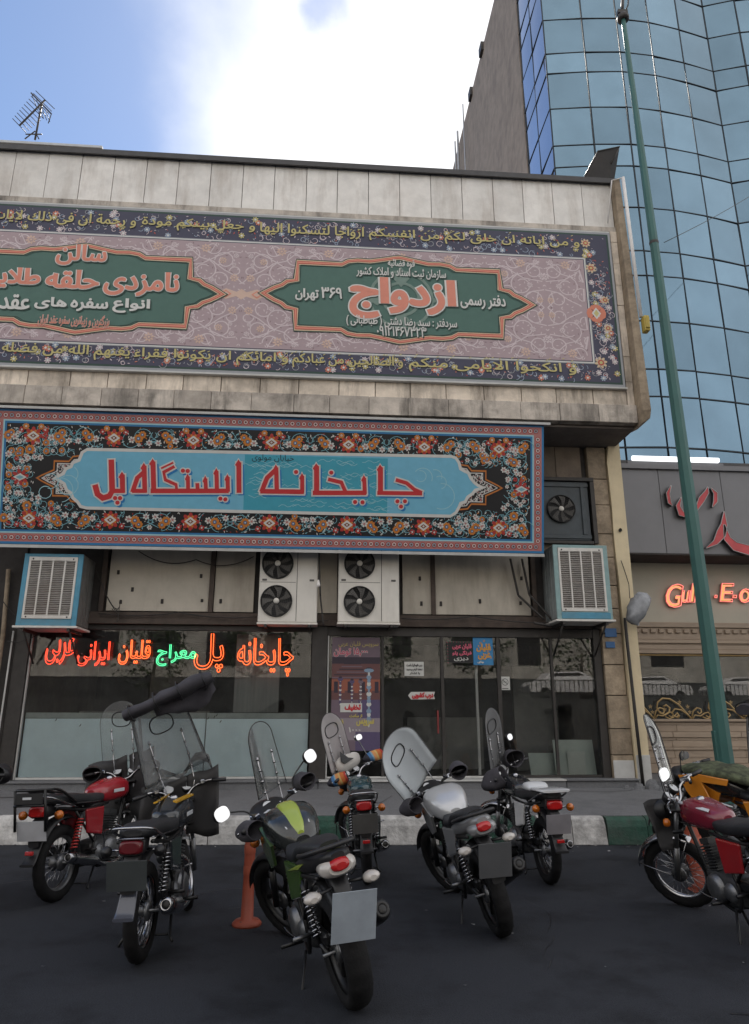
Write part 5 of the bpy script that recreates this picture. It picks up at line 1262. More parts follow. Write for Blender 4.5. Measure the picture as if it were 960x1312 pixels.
# oil stains, patches and cracks in the asphalt
st=MB()
for i in range(5):
    x,y=R.uniform(-3,3),R.uniform(3,8); a=R.uniform(0,3.1); P=[]
    for k in range(14): P.append((x,y)); a+=R.uniform(-.5,.5); x+=.13*math.cos(a); y+=.13*math.sin(a)
    for (a1,b1),(c1,d1) in zip(P,P[1:]):
        st.add([(a1,b1-.004,.0042),(c1,d1-.004,.0042),(c1,d1+.004,.0042),(a1,b1+.004,.0042)],[(0,1,2,3)],0)
so1=st.build('asphalt_stains',[mat('oil_stain',(.012,.012,.013),.5,0,.3,20,.3,80),mat('worn_patch',(.06,.06,.06),.9,0,.4,60,.4,90)],bpy.data.objects['road'],fix=False); so1['kind']='stuff'
# ================================================================== motorcycles
def L_(c): return mat(*c) if isinstance(c,tuple) else c
MT=mat('tyre_rubber',(.008,.008,.009),.8,0,.25,14,.3,60,local=True,dirt=.3,dirtcol=(.018,.017,.016),spec=.3)
MCH=mat('chrome',(.42,.42,.44),.18,1,.12,14,local=True,dirt=.35,dirtcol=(.12,.11,.10))
MAL=mat('alloy',(.20,.205,.215),.42,.8,.2,14,local=True,dirt=.6,dirtcol=(.09,.085,.08))
MEN=mat('engine_grey',(.09,.093,.097),.45,.6,.2,14,local=True,dirt=.5,dirtcol=(.03,.028,.026))
MBK=mat('frame_black',(.009,.009,.01),.4,.1,.1,14,local=True)
MSE=mat('seat_vinyl',(.014,.015,.018),.55,0,.15,10,.25,50,local=True)
MPL=mat('plastic_black',(.011,.011,.013),.45,0,.12,10,local=True)
MRL=mat('red_lens',(.42,.012,.012),.15,0,.05,10,coat=.5,local=True)
MAM=mat('amber_lens',(.50,.13,.01),.15,0,.05,10,coat=.5,local=True)
MCL=mat('clear_lens',(.50,.47,.44),.12,0,.1,30,coat=.6,local=True)
MMI=mat('mirror_glass',(.92,.92,.92),.02,1,0,10,local=True)
MFA=mat('gauge_face',(.55,.57,.60),.35,0,.05,10,local=True)
MCLO=mat('black_cloth',(.045,.043,.052),.95,0,.3,5,.6,9,local=True)
MFLAP=mat('guard_vinyl',(.026,.025,.027),.6,0,.15,4,.4,7,local=True)
def smooth(P,n=4):
    "Catmull-Rom"
    P=[Vector(p) for p in P];o=[]
    for i in range(len(P)-1):
        a,b,c,d=P[max(i-1,0)],P[i],P[i+1],P[min(i+2,len(P)-1)]
        for k in range(n):
            t=k/n; o.append(.5*((2*b)+(c-a)*t+(2*a-5*b+4*c-d)*t*t+(3*b-a-3*c+d)*t**3))
    o.append(P[-1]);return o
def body(secs,n=20,k=5,yo=0):
    "loft of superellipse sections (x, zc, hw, hz, e, ztop_bias)"
    S_=[]
    for i in range(len(secs)-1):
        a,b,c,d=secs[max(i-1,0)],secs[i],secs[i+1],secs[min(i+2,len(secs)-1)]
        for q in range(k):
            t=q/k; S_.append([.5*((2*B)+(C-A)*t+(2*A-5*B+4*C-D)*t*t+(3*B-A-3*C+D)*t**3) for A,B,C,D in zip(a,b,c,d)])
    S_.append(list(secs[-1]));out=[]
    for x,z,hw,hz,e in S_:
        hw=max(hw,.002);hz=max(hz,.002);r=[]
        for j in range(n):
            an=2*math.pi*j/n;c,s=math.cos(an),math.sin(an)
            r.append(Vector((x,yo+hw*math.copysign(abs(c)**(2/e),c),z+hz*math.copysign(abs(s)**(2/e),s))))
        out.append(r)
    return out
def bike(o):
    g=o.get
    root=empty('motorcycle',(o['x'],o['y'],o.get('z',0)),0,label=o['label'],cat='motorcycle',group='motorcycles parked nose to the kerb')
    # local +x forward, +y left; heading measured clockwise from +Y
    root.rotation_mode='XYZ'
    M_=Matrix.Rotation(rad(90-o['head']),4,'Z')@Matrix.Rotation(-rad(o['lean']),4,'X')
    root.rotation_euler=M_.to_euler(); root.scale=(o['s'],)*3
    sport=g('sport',False); WB=g('wb',1.27); RW=.30; TW=g('tw',.045 if not sport else .06)
    paint=o['paint']; st=rad(g('steer',25))
    # steering transform for everything on the fork (axis through the steering head)
    axd=Vector((.36,0,-.93)).normalized(); axo=Vector((WB-.27,0,.80)); RS=Matrix.Rotation(-st,3,axd)
    def SX(v): return axo+RS@(Vector(v)-axo)
    def p(name,m,f,xf=None,parent=root,**k):
        s=MB(); f(s); return s.build(name,m,parent,xf=xf,**k)
    def wheel(cx,xf,tw,name,rimm,spk):
        c=Vector((cx,0,RW))
        hub=p(name,MAL,lambda s:s.lathe([(0,-.05),(.06,-.05),(.065,-.03),(.035,-.02),(.035,.02),(.065,.03),(.06,.05),(0,.05)],c,(0,1,0),24),xf)
        s=MB(); n=80
        prof=[(-.7,.215),(-.95,.235),(-1,.262),(-.86,.284),(-.5,.297),(0,.302),(.5,.297),(.86,.284),(1,.262),(.95,.235),(.7,.215)]
        vs=[]
        for a in range(n):
            an=2*math.pi*a/n
            for j,(y,r) in enumerate(prof):
                rr=r-(.006 if (a%4<1 and 3<=j<=7) or (a%2 and j in(3,7)) else 0)
                vs.append((cx+rr*math.cos(an),y*tw,RW+rr*math.sin(an)))
        k=len(prof);s.add(vs,[(a*k+j,((a+1)%n)*k+j,((a+1)%n)*k+j+1,a*k+j+1) for a in range(n) for j in range(k-1)],0,True)
        s.build('tyre',MT,hub,xf=xf)
        p('rim',rimm,lambda s:s.lathe([(.225,-tw*.72),(.232,-tw*.55),(.212,-tw*.4),(.205,0),(.212,tw*.4),(.232,tw*.55),(.225,tw*.72),(.199,tw*.4),(.194,0),(.199,-tw*.4)],c,(0,1,0),48,closed=True),xf,hub)
        if spk=='wire':
            s=MB()
            for i in range(36):
                a=2*math.pi*i/36; sd=1 if i%2 else -1; b=a+(.35 if (i//2)%2 else -.35)
                s.tube([(cx+.05*math.cos(b),sd*.035,RW+.05*math.sin(b)),(cx+.20*math.cos(a),sd*.006,RW+.20*math.sin(a))],.0022,4)
            so=s.build('spokes',MCH,hub,xf=xf);so['kind']='stuff'
        else:
            for i in range(6):
                a=2*math.pi*i/6
                p('spoke',rimm,lambda s:s.tube([(cx+.03*math.cos(a),0,RW+.03*math.sin(a)),(cx+.12*math.cos(a+.08),0,RW+.12*math.sin(a+.08)),(cx+.203*math.cos(a),0,RW+.203*math.sin(a))],[.022,.016,.02],6),xf,hub)
        return hub
    rimm=g('rim',MCH)
    wheel(0,None,TW,'rear_wheel',rimm,'cast' if sport else 'wire'); wheel(WB,SX,TW*.85,'front_wheel',rimm,'cast' if sport else 'wire')
    # ---- fork
    for y in (-.09,.09):
        p('fork_leg',MAL if not sport else MBK,lambda s:(s.tube([(WB-.23,y,.86),(WB-.09,y,.52)],.017,10,0),s.tube([(WB-.10,y,.55),(WB,y,.29)],.025,10,0)),SX)
    p('fork_yoke',MBK,lambda s:(s.box(WB-.27,WB-.18,-.12,.12,.85,.875,0,.008),s.box(WB-.22,WB-.13,-.115,.115,.67,.70,0,.008),s.tube([(WB-.235,0,.88),(WB-.15,0,.66)],.03,10)),SX)
    p('axle',MAL,lambda s:s.tube([(WB,-.11,RW),(WB,.11,RW)],.012,8),SX)
    def fender(cx,R_,a0,a1,wd,m,name,xf,dz=.0,cr=.03,stays=False):
        n=16;sec=[]
        for i in range(n+1):
            a=rad(a0+(a1-a0)*i/n);sec.append([Vector((cx+(R_+cr*(1-(2*j/6-1)**2)-.01)*math.cos(a),wd*(2*j/6-1),RW+dz+(R_+cr*(1-(2*j/6-1)**2)-.01)*math.sin(a))) for j in range(7)])
        s=MB();s.loft(sec,closed=False,caps=False)
        o_=s.build(name,m,root,xf=xf,solid=.003)
        return o_
    fm=g('fender',MCH if not sport else paint)
    fender(WB,.325,18,128 if not sport else 110,.062,g('ffender',fm),'front_fender',SX)
    if not sport: p('fender_stay',MCH,lambda s:[s.tube([(WB+.33*math.cos(rad(a)),y*.062,RW+.33*math.sin(rad(a))),(WB,y*.085,RW)],.004,5) for a in (24,124) for y in(-1,1)],SX)
    fender(0,.335,60,150,.065,MPL if sport else g('rfender',MPL),'rear_fender',None,.03)
    # ---- frame and swing arm
    def frame(s):
        s.tube(smooth([(WB-.26,0,.80),(.85,0,.78),(.5,0,.74),(.30,0,.68)]),.022,8)
        s.tube(smooth([(WB-.24,0,.72),(WB-.33,0,.50),(.84,0,.28),(.70,0,.20)]),.018,8)
        for y in (-.11,.11):
            s.tube(smooth([(.70,y*.6,.20),(.42,y,.20),(.34,y,.34),(.40,y,.52),(.46,y,.70)]),.014,8)
            s.tube(smooth([(.55,y,.72),(.2,y,.70),(-.10,y,.74),(-.24,y,.76)]),.013,8)
            s.tube([(.36,y,.40),(.05,y,.70)],.011,8)
    p('frame',MBK,frame)
    for y in (-.085,.085): p('swing_arm',MBK,lambda s:s.tube([(.40,y,.33),(0,y,RW)],.018,8))
    p('axle',MAL,lambda s:s.tube([(0,-.12,RW),(0,.12,RW)],.011,8))
    p('chain_guard',MBK,lambda s:s.box(-.06,.40,.06,.105,.35,.42,0,.015))
    # ---- shocks
    sm=g('shock',MCH)
    for y in (-.12,.12):
        a=Vector((.02,y,.36));b=Vector((.13,y,.68))
        so_2=p('shock_absorber',MBK,lambda s:(s.tube([a,b],.010,8),s.tube([a.lerp(b,.70),a.lerp(b,.95)],.022,10)))
        ax=(b-a).normalized();u=ax.orthogonal().normalized();v=ax.cross(u)
        p('coil_spring',sm,lambda s:s.tube([a.lerp(b,.12+.72*i/110)+(u*math.cos(i*.55)+v*math.sin(i*.55))*.027 for i in range(111)],.0055,6),None,so_2)
    # ---- engine
    em=g('engine',MEN)
    eng=p('engine',em,lambda s:(s.loft(body([(.38,.30,.06,.09,4),(.42,.31,.095,.11,4),(.55,.30,.10,.12,4),(.72,.32,.095,.11,4),(.80,.33,.07,.08,4)],16,3))))
    for y,sg in ((-.10,-1),(.10,1)):
        p('crankcase_cover',MAL,lambda s:(s.lathe([(0,.045),(.07,.045),(.095,.03),(.105,0)],(.64,y,.31),(0,sg,0),24),s.lathe([(0,.03),(.05,.03),(.07,.0)],(.47,y,.31),(0,sg,0),20)),None,eng)
    def cyl(s):
        d=Vector((.22,0,.97)).normalized()
        for i in range(9):
            c=Vector((.70,0,.42))+d*(.021*i); w_=.075 if i<6 else .085
            s.obox(c,Vector((.97,0,-.22))*w_,Vector((0,w_,0)),d*.005)
        s.obox(Vector((.70,0,.42))+d*.09,Vector((.97,0,-.22))*.05,Vector((0,.05,0)),d*.10)
        s.obox(Vector((.70,0,.42))+d*.205,Vector((.97,0,-.22))*.06,Vector((0,.06,0)),d*.02)
    p('cylinder',MEN,cyl,None,eng); 
    p('carburettor',MAL,lambda s:s.lathe([(0,0),(.035,0),(.035,.10),(.045,.11),(.045,.16),(0,.16)],(.62,0,.52),(-1,0,.15),14),None,eng)
    p('gear_lever',MCH,lambda s:s.tube(smooth([(.62,.14,.24),(.72,.16,.25),(.80,.17,.27)]),.006,6))
    p('kick_starter',MCH,lambda s:s.tube(smooth([(.48,-.14,.30),(.44,-.16,.40),(.42,-.17,.48),(.42,-.23,.50)]),.008,6))
    for y in (-1,1):
        p('footpeg',MBK,lambda s:s.tube([(.50,y*.12,.25),(.50,y*.26,.26)],.014,8)); p('passenger_peg',MAL if sport else MBK,lambda s:(s.tube([(.22,y*.12,.36),(.20,y*.23,.37)],.013,8),s.tube([(.34,y*.10,.34),(.22,y*.12,.36)],.010,6)))
    p('brake_pedal',MCH,lambda s:s.tube(smooth([(.5,-.14,.24),(.66,-.16,.22),(.74,-.17,.25)]),.006,6))
    # ---- exhaust
    ex=g('exh',MCH); er=g('er',.044) if not sport else .062
    s=MB(); s.tube(smooth([(.80,-.03,.50),(.90,-.08,.44),(.90,-.12,.30),(.76,-.14,.20),(.5,-.15,.20),(.34,-.165,.25)]),.020,10)
    ee=s.build('exhaust_pipe',ex,root)
    d0=Vector((.36,-.165,.25));d1=Vector((-.14,-.19,.36) if not sport else (-.16,-.25,.47))
    p('silencer',ex if not sport else MBK,lambda s:s.lathe([(.018,0),(er*.8,.05),(er,.10),(er,.45),(er*.92,.50),(er*.7,.52),(.024,.52),(.022,.50),(.021,.40),(0,.40)],d0,(d1-d0),24),None,ee)
    e2=d0+(d1-d0).normalized()*.521
    p('silencer_mouth',MBK,lambda s:s.lathe([(.024,0),(.021,.002),(0,.003)],e2,(d1-d0),16),None,ee)
    if not sport: p('heat_shield',MCH,lambda s:s.lathe([(er*1.12,0),(er*1.15,.01),(er*1.15,.03),(er*1.1,.04)],d0+(d1-d0)*.8,(d1-d0),20),None,ee)
    # ---- stands
    p('side_stand',MBK,lambda s:s.tube([(.42,.13,.22),(.34,.21,.06),(.30,.235+.0*o['lean'],.012)],.010,6))
    if not sport:
        p('centre_stand',MBK,lambda s:(s.tube([(.40,.10,.22),(.28,.12,.07),(.24,.15,.05)],.010,6),s.tube([(.40,-.10,.22),(.28,-.12,.07),(.24,-.15,.05)],.010,6),s.tube([(.29,.11,.08),(.29,-.11,.08)],.008,6)))
    # ---- tank, seat, side covers
    if sport:
        tk=p('fuel_tank',paint,lambda s:s.loft(body([(.44,.80,.05,.05,2.6),(.50,.83,.115,.08,2.8),(.62,.87,.165,.11,2.9),(.78,.885,.18,.12,2.9),(.92,.85,.15,.11,2.6),(1.0,.80,.06,.07,2.4)],28)))
        s2=g('paint2')
        if s2:
            p('tank_stripe',s2,lambda s:s.loft(body([(.45,.850,.02,.03,2.6),(.52,.878,.055,.055,3.2),(.64,.926,.07,.072,3.6),(.78,.946,.07,.077,3.6),(.90,.918,.058,.062,3.4),(.985,.85,.02,.03,2.6)],20)),None,tk)
            for y in (-1,1): p('tank_edge',MFA,lambda s:s.tube(smooth([(.50,y*.075,.90),(.64,y*.088,.965),(.78,y*.085,.992),(.9,y*.07,.955)]),.006,5),None,tk)
        for y in (-1,1):
            p('tank_scoop',g('scoop',paint),lambda s:s.add([(1.02,y*.17,.86),(.84,y*.185,.90),(.66,y*.165,.80),(.74,y*.15,.66),(.88,y*.15,.62),(1.0,y*.16,.72)],[(0,1,2,3,4,5)]),solid=.02)
            p('side_cover',g('scoop',paint),lambda s:s.add([(.46,y*.135,.74),(.12,y*.11,.76),(.18,y*.13,.58),(.40,y*.15,.52)],[(0,1,2,3)]),solid=.02,bevel=.01)
        p('seat',MSE,lambda s:s.loft(body([(.52,.80,.09,.035,3),(.40,.775,.135,.045,3),(.25,.79,.13,.045,3),(.14,.84,.12,.045,3),(-.05,.87,.10,.04,3),(-.20,.885,.06,.03,2.6)],24)))
        tlp=p('tail_cowl',g('tail',paint),lambda s:s.loft(body([(.22,.74,.12,.05,3),(.05,.77,.125,.055,3),(-.15,.81,.115,.055,2.8),(-.28,.845,.085,.045,2.6),(-.34,.86,.04,.02,2.4)],24)))
        p('grab_rail',MPL,lambda s:s.tube(smooth([(.05,.13,.83),(-.14,.145,.87),(-.27,.11,.90),(-.30,0,.905),(-.27,-.11,.90),(-.14,-.145,.87),(.05,-.13,.83)]),.014,8))
        tz=.80
        p('tail_light_housing',g('lighthouse',MCL),lambda s:s.loft(body([(-.20,.795,.10,.05,2.6),(-.30,.80,.105,.052,2.4),(-.355,.805,.065,.034,2.2)],20)))
        p('tail_light',MRL,lambda s:s.loft(body([(-.30,.822,.06,.035,2.6),(-.36,.818,.052,.030,2.4),(-.375,.815,.03,.018,2.2)],18)))
        if g('tailaccent'): [p('side_accent',g('tailaccent'),lambda s:s.add([(.36,y*.145,.70),(.10,y*.125,.775),(-.02,y*.12,.80),(.12,y*.128,.745)],[(0,1,2,3)]),solid=.012) for y in (-1,1)]
        if g('tailaccent'): p('tail_accent',g('tailaccent'),lambda s:s.loft(body([(-.16,.845,.045,.022,3),(-.26,.872,.05,.022,3),(-.32,.872,.035,.012,3)],16)))
        p('plate_hanger',MPL,lambda s:(s.loft(body([(-.18,.74,.06,.04,3),(-.29,.66,.05,.05,3),(-.335,.55,.045,.04,3),(-.36,.46,.05,.02,3)],14))))
        px_,pz=-.395,g('pz',.60)
        for y in (-1,1):
            p('turn_signal',MPL,lambda s:s.tube([(-.27,y*.05,.70),(-.28,y*.13,.69)],.010,6)); p('signal_lens',MCL,lambda s:s.loft([[Vector((q.x,q.y+y*.17,q.z)) for q in c] for c in body([(-.24,.69,.02,.018,2),(-.27,.69,.045,.028,2),(-.31,.69,.048,.028,2),(-.335,.69,.02,.014,2)],12,3)]))
    else:
        tk=p('fuel_tank',paint,lambda s:s.loft(body([(.43,.80,.04,.04,2.6),(.48,.80,.10,.07,3),(.60,.81,.125,.095,3),(.78,.825,.14,.105,3),(.90,.82,.12,.09,2.8),(.97,.80,.05,.05,2.4)],28)))
        s2=g('paint2')
        if s2:
            for y in (-1,1): p('tank_stripe',s2,lambda s:s.add([(.50,y*.108,.873),(.90,y*.120,.900),(.92,y*.104,.912),(.52,y*.080,.885)],[(0,1,2,3)]) if g('topstripe') is None else s.obox((.70,y*.085,.925),(.22,y*.012,.004),(0,.014,-.004*y),(0,0,.004)),None,tk,solid=.006)
        p('tank_badge',MFA,lambda s:s.box(.60,.78,-.143,-.137,.80,.83,0,.002),None,tk)
        p('fuel_cap',MCH,lambda s:s.lathe([(0,.02),(.025,.018),(.03,.0)],(.74,0,.925),(0,0,1),16),None,tk)
        for y in (-1,1): p('side_cover',g('side',paint),lambda s:s.add([(.46,y*.125,.70),(.18,y*.12,.70),(.20,y*.13,.50),(.42,y*.14,.46)],[(0,1,2,3)]),solid=.025,bevel=.012)
        p('seat',MSE,lambda s:s.loft(body([(.56,.80,.07,.03,3),(.46,.775,.115,.045,3.2),(.28,.775,.125,.05,3.4),(.10,.80,.125,.05,3.4),(-.12,.815,.12,.05,3.4),(-.26,.82,.10,.04,3),(-.30,.82,.06,.02,3)],24)))
        p('seat_trim',MCH,lambda s:s.tube(smooth([(.46,-.12,.745),(.1,-.13,.765),(-.24,-.11,.785)]),.005,5))
        p('grab_rail',MCH,lambda s:s.tube(smooth([(.02,.135,.74),(-.18,.14,.80),(-.33,.12,.85),(-.37,.0,.86),(-.33,-.12,.85),(-.18,-.14,.80),(.02,-.135,.74)]),.009,8))
        p('tail_light_housing',MPL,lambda s:s.loft(body([(-.20,.74,.075,.05,4),(-.30,.74,.085,.055,4),(-.315,.74,.08,.05,4)],16,2)))
        p('tail_light',g('lens',MRL),lambda s:s.loft(body([(-.30,.74,.075,.045,4),(-.345,.74,.07,.040,4),(-.355,.74,.05,.03,3)],16,2)))
        p('tail_light_rim',MCH,lambda s:s.box(-.345,-.30,-.085,.085,.788,.797,0,.003)) if g('lightrim',True) else None
        p('plate_hanger',MPL,lambda s:s.loft(body([(-.24,.68,.05,.03,4),(-.33,.60,.05,.08,4),(-.345,.50,.05,.03,4)],12,2)))
        px_,pz=-.37,g('pz',.595)
        for y in (-1,1):
            p('turn_signal',MCH,lambda s:s.tube([(-.22,y*.07,.71),(-.24,y*.15,.71)],.008,6)); p('signal_lens',g('signal',MAM),lambda s:s.lathe([(0,-.03),(.03,-.02),(.036,0),(.034,.02),(0,.035)],(-.27,y*.17,.71),(-1,0,0),16))
        p('fender_tip',g('ftip',MPL),lambda s:s.loft(body([(-.27,.54,.05,.02,4),(-.33,.44,.055,.014,4),(-.375,.37,.06,.012,4),(-.41,.345,.065,.01,4)],14,3)))
        p('reflector',MRL,lambda s:s.box(-.40,-.375,-.035,.035,.42,.45,0,.004)) if g('refl',True) else None
    pr_=rad(g('proll',0)); pw_,ph_=o['plate']; pc=o['platec']
    po_=p('number_plate',mat('plate_'+o['id'],pc,.5,0,.12,6,local=True),lambda s:s.obox((px_-.012,0,pz),(0,pw_/2*math.cos(pr_),-pw_/2*math.sin(pr_)),(-.10*ph_,.5*ph_*math.sin(pr_),.5*ph_*math.cos(pr_)),(.002,0,.0004)),bevel=.002)
    # ---- handlebar assembly
    hz=.97; hx=WB-.27
    def bar(s):
        s.tube(smooth([(hx-.10,.36,hz+.0),(hx-.05,.24,hz+.02),(hx+.02,.13,hz-.01),(hx+.02,.05,hz-.07),(hx+.02,-.05,hz-.07),(hx+.02,-.13,hz-.01),(hx-.05,-.24,hz+.02),(hx-.10,-.36,hz+.0)]),.011,8)
    hb_=p('handlebar',MCH if not sport else MBK,bar,SX)
    for y in (-1,1):
        p('grip',MPL,lambda s:s.tube([(hx-.105,y*.37,hz),(hx-.065,y*.26,hz+.015)],.017,10),SX)
        p('lever',MCH,lambda s:(s.tube(smooth([(hx-.0,y*.21,hz+.015),(hx+.01,y*.26,hz+.01),(hx-.04,y*.37,hz-.01)]),.007,6),s.box(hx-.06,hx+.02,y*.185-.02,y*.185+.02,hz,hz+.035,0,.006)),SX)
        if g('mirrors',True) and not (g('mirror_only') and y!=g('mirror_only')):
            mx_,my_,mz=hx-.03,y*g('mw',.40),hz+g('mh',.20)
            mo=p('mirror',MPL if g('mblack',True) else MCH,lambda s:(s.tube(smooth([(hx-.03,y*.20,hz+.02),(hx+.0,y*.24,hz+.09),(mx_+.02,my_,mz)]),.006,6),s.loft([[Vector((mx_+q.x,my_+q.y,mz+q.z)) for q in c] for c in body([(.02,0,.02,.015,2.4),(.01,0,.055,.04,2.4),(-.006,0,g('mr',.062),g('mr',.062)*.75,2.6)],20,3)])),SX)
            ma_=g('mangle',(0,0)); 
            nn=Vector((-1,math.sin(rad(ma_[0])),math.sin(rad(ma_[1]))))
            def mface(s):
                r=g('mr',.062)*.94
                s.add([(mx_-.0075-.001,my_+r*math.copysign(abs(math.cos(t))**.77,math.cos(t)),mz+r*.75*math.copysign(abs(math.sin(t))**.77,math.sin(t))) for t in [2*math.pi*k/24 for k in range(24)]],[tuple(range(24))])
            s=MB();mface(s)
            c=Vector((mx_-.0085,my_,mz)); q=Vector((-1,0,0)).rotation_difference(nn.normalized())
            s.xf(lambda v:c+q@(v-c)+Vector((-.012,0,0)))
            s.build('mirror_face',MMI,mo,xf=SX,fix=False)
    # gauges
    for y in ((-.075,.075) if not sport else (0.0,)):
        r=.045 if not sport else .05
        gg=p('gauge',MPL,lambda s:s.lathe([(r*.8,-.05),(r,-.01),(r,.012),(r*.9,.014)],(hx+.06,y,hz+.0),(-.75,0,.66),20),SX)
        p('gauge_dial',MFA,lambda s:(s.lathe([(0,.011),(r*.88,.010)],(hx+.06,y,hz+.0),(-.75,0,.66),20)),SX,gg,fix=False)
    if sport:
        p('dash_cowl',MPL,lambda s:s.loft(body([(hx-.10,.90,.08,.02,3),(hx+.0,.935,.13,.03,3),(hx+.10,.955,.14,.05,3),(hx+.18,.93,.10,.08,2.6)],20)),SX)
        p('dash_display',MFA,lambda s:s.box(hx-.05,hx+.0,.05,.10,.968,.973,0,.003),SX)
    p('headlight',MPL if sport else g('hl',MPL),lambda s:s.lathe([(0,-.10),(.05,-.09),(.082,-.03),(.088,.03),(.085,.045)],(hx+.20,0,.84),(1,0,-.1),24),SX)
    p('headlight_lens',MCL,lambda s:s.lathe([(.084,.04),(.05,.06),(0,.065)],(hx+.20,0,.84),(1,0,-.1),24),SX,fix=False)
    for y in (-1,1): p('front_signal',g('signal',MAM),lambda s:s.lathe([(0,-.03),(.03,-.02),(.035,0),(.03,.02),(0,.03)],(hx+.12,y*.17,.80),(1,0,0),14),SX)
    p('cables',MBK,lambda s:[s.tube(smooth([(hx-.02,y*.2,hz+.0),(hx+.10,y*.14,hz-.05),(hx+.12,y*.05,hz-.2),(hx-.05,y*.03,hz-.3)]),.005,5) for y in (-1,1,.8,-.8)],SX)
    # ---- windshield
    W_=g('ws')
    if W_:
        hw,hh,back=W_['hw'],W_['h'],rad(W_['back']); z0=W_.get('z0',.98); x0=hx+W_.get('dx',.10); roll=rad(W_.get('roll',0)); yaw=rad(W_.get('yaw',0)); yo=W_.get('yo',0)
        def WS(u,v,off=0):
            bx=-W_.get('curve',1.1)*u*u+off
            q=Vector((bx*math.cos(back)-v*math.sin(back)*1.0, u, v*math.cos(back)+bx*math.sin(back)*0))
            q=Matrix.Rotation(roll,3,'X')@q; q=Matrix.Rotation(yaw,3,'Z')@q
            return SX(Vector((x0,yo,z0))+q)
        def half(t):
            if W_.get('shape')=='square': return hw*(1.0-.22*t)
            if W_.get('shape')=='taper': return hw*(1.0-.25*t) if t<.75 else hw*.8125*math.sqrt(max(0,1-((t-.75)/.25)**2))*1+.0
            if t<.62: return hw*(1-.0*t)
            return hw*math.sqrt(max(0.0,1-((t-.62)/.38)**2))
        nv,nu=22,12; vs=[]
        for i in range(nv+1):
            t=(i/nv); t=1-(1-t)**1.4; 
            for j in range(nu+1): vs.append(WS(max(half(t),.004)*(2*j/nu-1),hh*t))
        s=MB(); s.add(vs,[(i*(nu+1)+j,i*(nu+1)+j+1,(i+1)*(nu+1)+j+1,(i+1)*(nu+1)+j) for i in range(nv) for j in range(nu)],0,True)
        wo=s.build('windshield',W_['m'],root,solid=.003,fix=False)
        edge=[vs[i*(nu+1)] for i in range(nv+1)]+[vs[i*(nu+1)+nu] for i in range(nv,-1,-1)]
        p('edge_trim',W_.get('trim',MPL),lambda s:s.tube(edge,W_.get('tr',.003),5),None,wo)
        if W_.get('oval',True):
            ov=[WS(W_.get('ou',0)+.095*math.copysign(abs(math.cos(a))**.75,math.cos(a)),hh*.70+.075*math.copysign(abs(math.sin(a))**.75,math.sin(a)),-.006) for a in [2*math.pi*k/28 for k in range(28)]]
            p('oval_trim',MPL,lambda s:s.tube(ov,.0055,6,closed=True),None,wo)
        for u in (-hw*.5,hw*.5):
            p('brace_rod',MCH,lambda s:s.tube([WS(u,hh*.55,-.012),WS(u,hh*.2,-.012),WS(u*.9,-.10,-.03),SX((hx,u*.9,hz))],.005,6),None,wo)
            for tt in (.52,.36,.20,.04): 
                c=WS(u,hh*tt,-.014); c2=WS(u,hh*tt,-.03)
                p('bolt',MCH,lambda s:s.lathe([(0,.012),(.010,.008),(.012,-.004)],c,(c2-c),10),None,wo)
        if W_.get('skirt'):
            s=MB(); n=12; vs=[]
            for j in range(n+1):
                u=hw*1.05*(2*j/n-1); vs+= [WS(u,.05+.06*math.sin(j*.9),.0),WS(u,-.08-.05*math.sin(j*1.3+1),.02)]
            s.add(vs,[(2*j,2*j+2,2*j+3,2*j+1) for j in range(n)],0,True); s.build('skirt',W_['m'],wo,solid=.002,fix=False)
        if W_.get('visor'):
            a,b,r=W_['visor']
            a=WS(a,hh*.97,0)+Vector((0,0,-.0));c=WS(b,hh*1.03,0)
            s=MB(); sec=[];ax=(c-a).normalized();u_=Vector((0,0,1));u_=(u_-ax*u_.dot(ax)).normalized();v_=ax.cross(u_)
            for i in range(15):
                t=i/14; rr=r*(.78+.10*math.sin(t*11)+(.30 if t>.36 else 0)-(.25 if t>.97 else 0))
                sec.append([a.lerp(c,t)+u_*rr*(1.0+.12*math.sin(5*k+i))*math.sin(2*math.pi*k/14)*.62+v_*rr*1.5*math.cos(2*math.pi*k/14)+u_*.004*math.sin(i*1.3) for k in range(14)])
            s.loft(sec); rc=s.build('rolled_cover',MCLO,root)
            s=MB(); vs=[]; n=12
            for i in range(n+1):
                t=.30+.68*i/n; q=a.lerp(c,t); dr=r*(1.2+1.1*math.sin(3.1*(i/n)**1.6)+.08*math.sin(i*2.1))
                for k in range(4): vs.append(q-u_*(dr*k/3)+v_*(r*.5*math.cos(k*1.2+i*.9)*.5)+Vector((0,0,0)))
            s.add(vs,[(i*4+k,i*4+k+1,(i+1)*4+k+1,(i+1)*4+k) for i in range(n) for k in range(3)],0,True); s.build('cover_flap',MCLO,rc,solid=.008,fix=False)
            s=MB(); 
            for t in (.08,.36,.62,.9):
                q=a.lerp(c,t); s.tube([q+(u_*math.sin(z)*.72+v_*1.55*math.cos(z))*r*(1.02 if t<.36 else 1.22) for z in [6.283*k/16 for k in range(16)]],.006,5,closed=True)
            s.build('strap',MPL,rc)
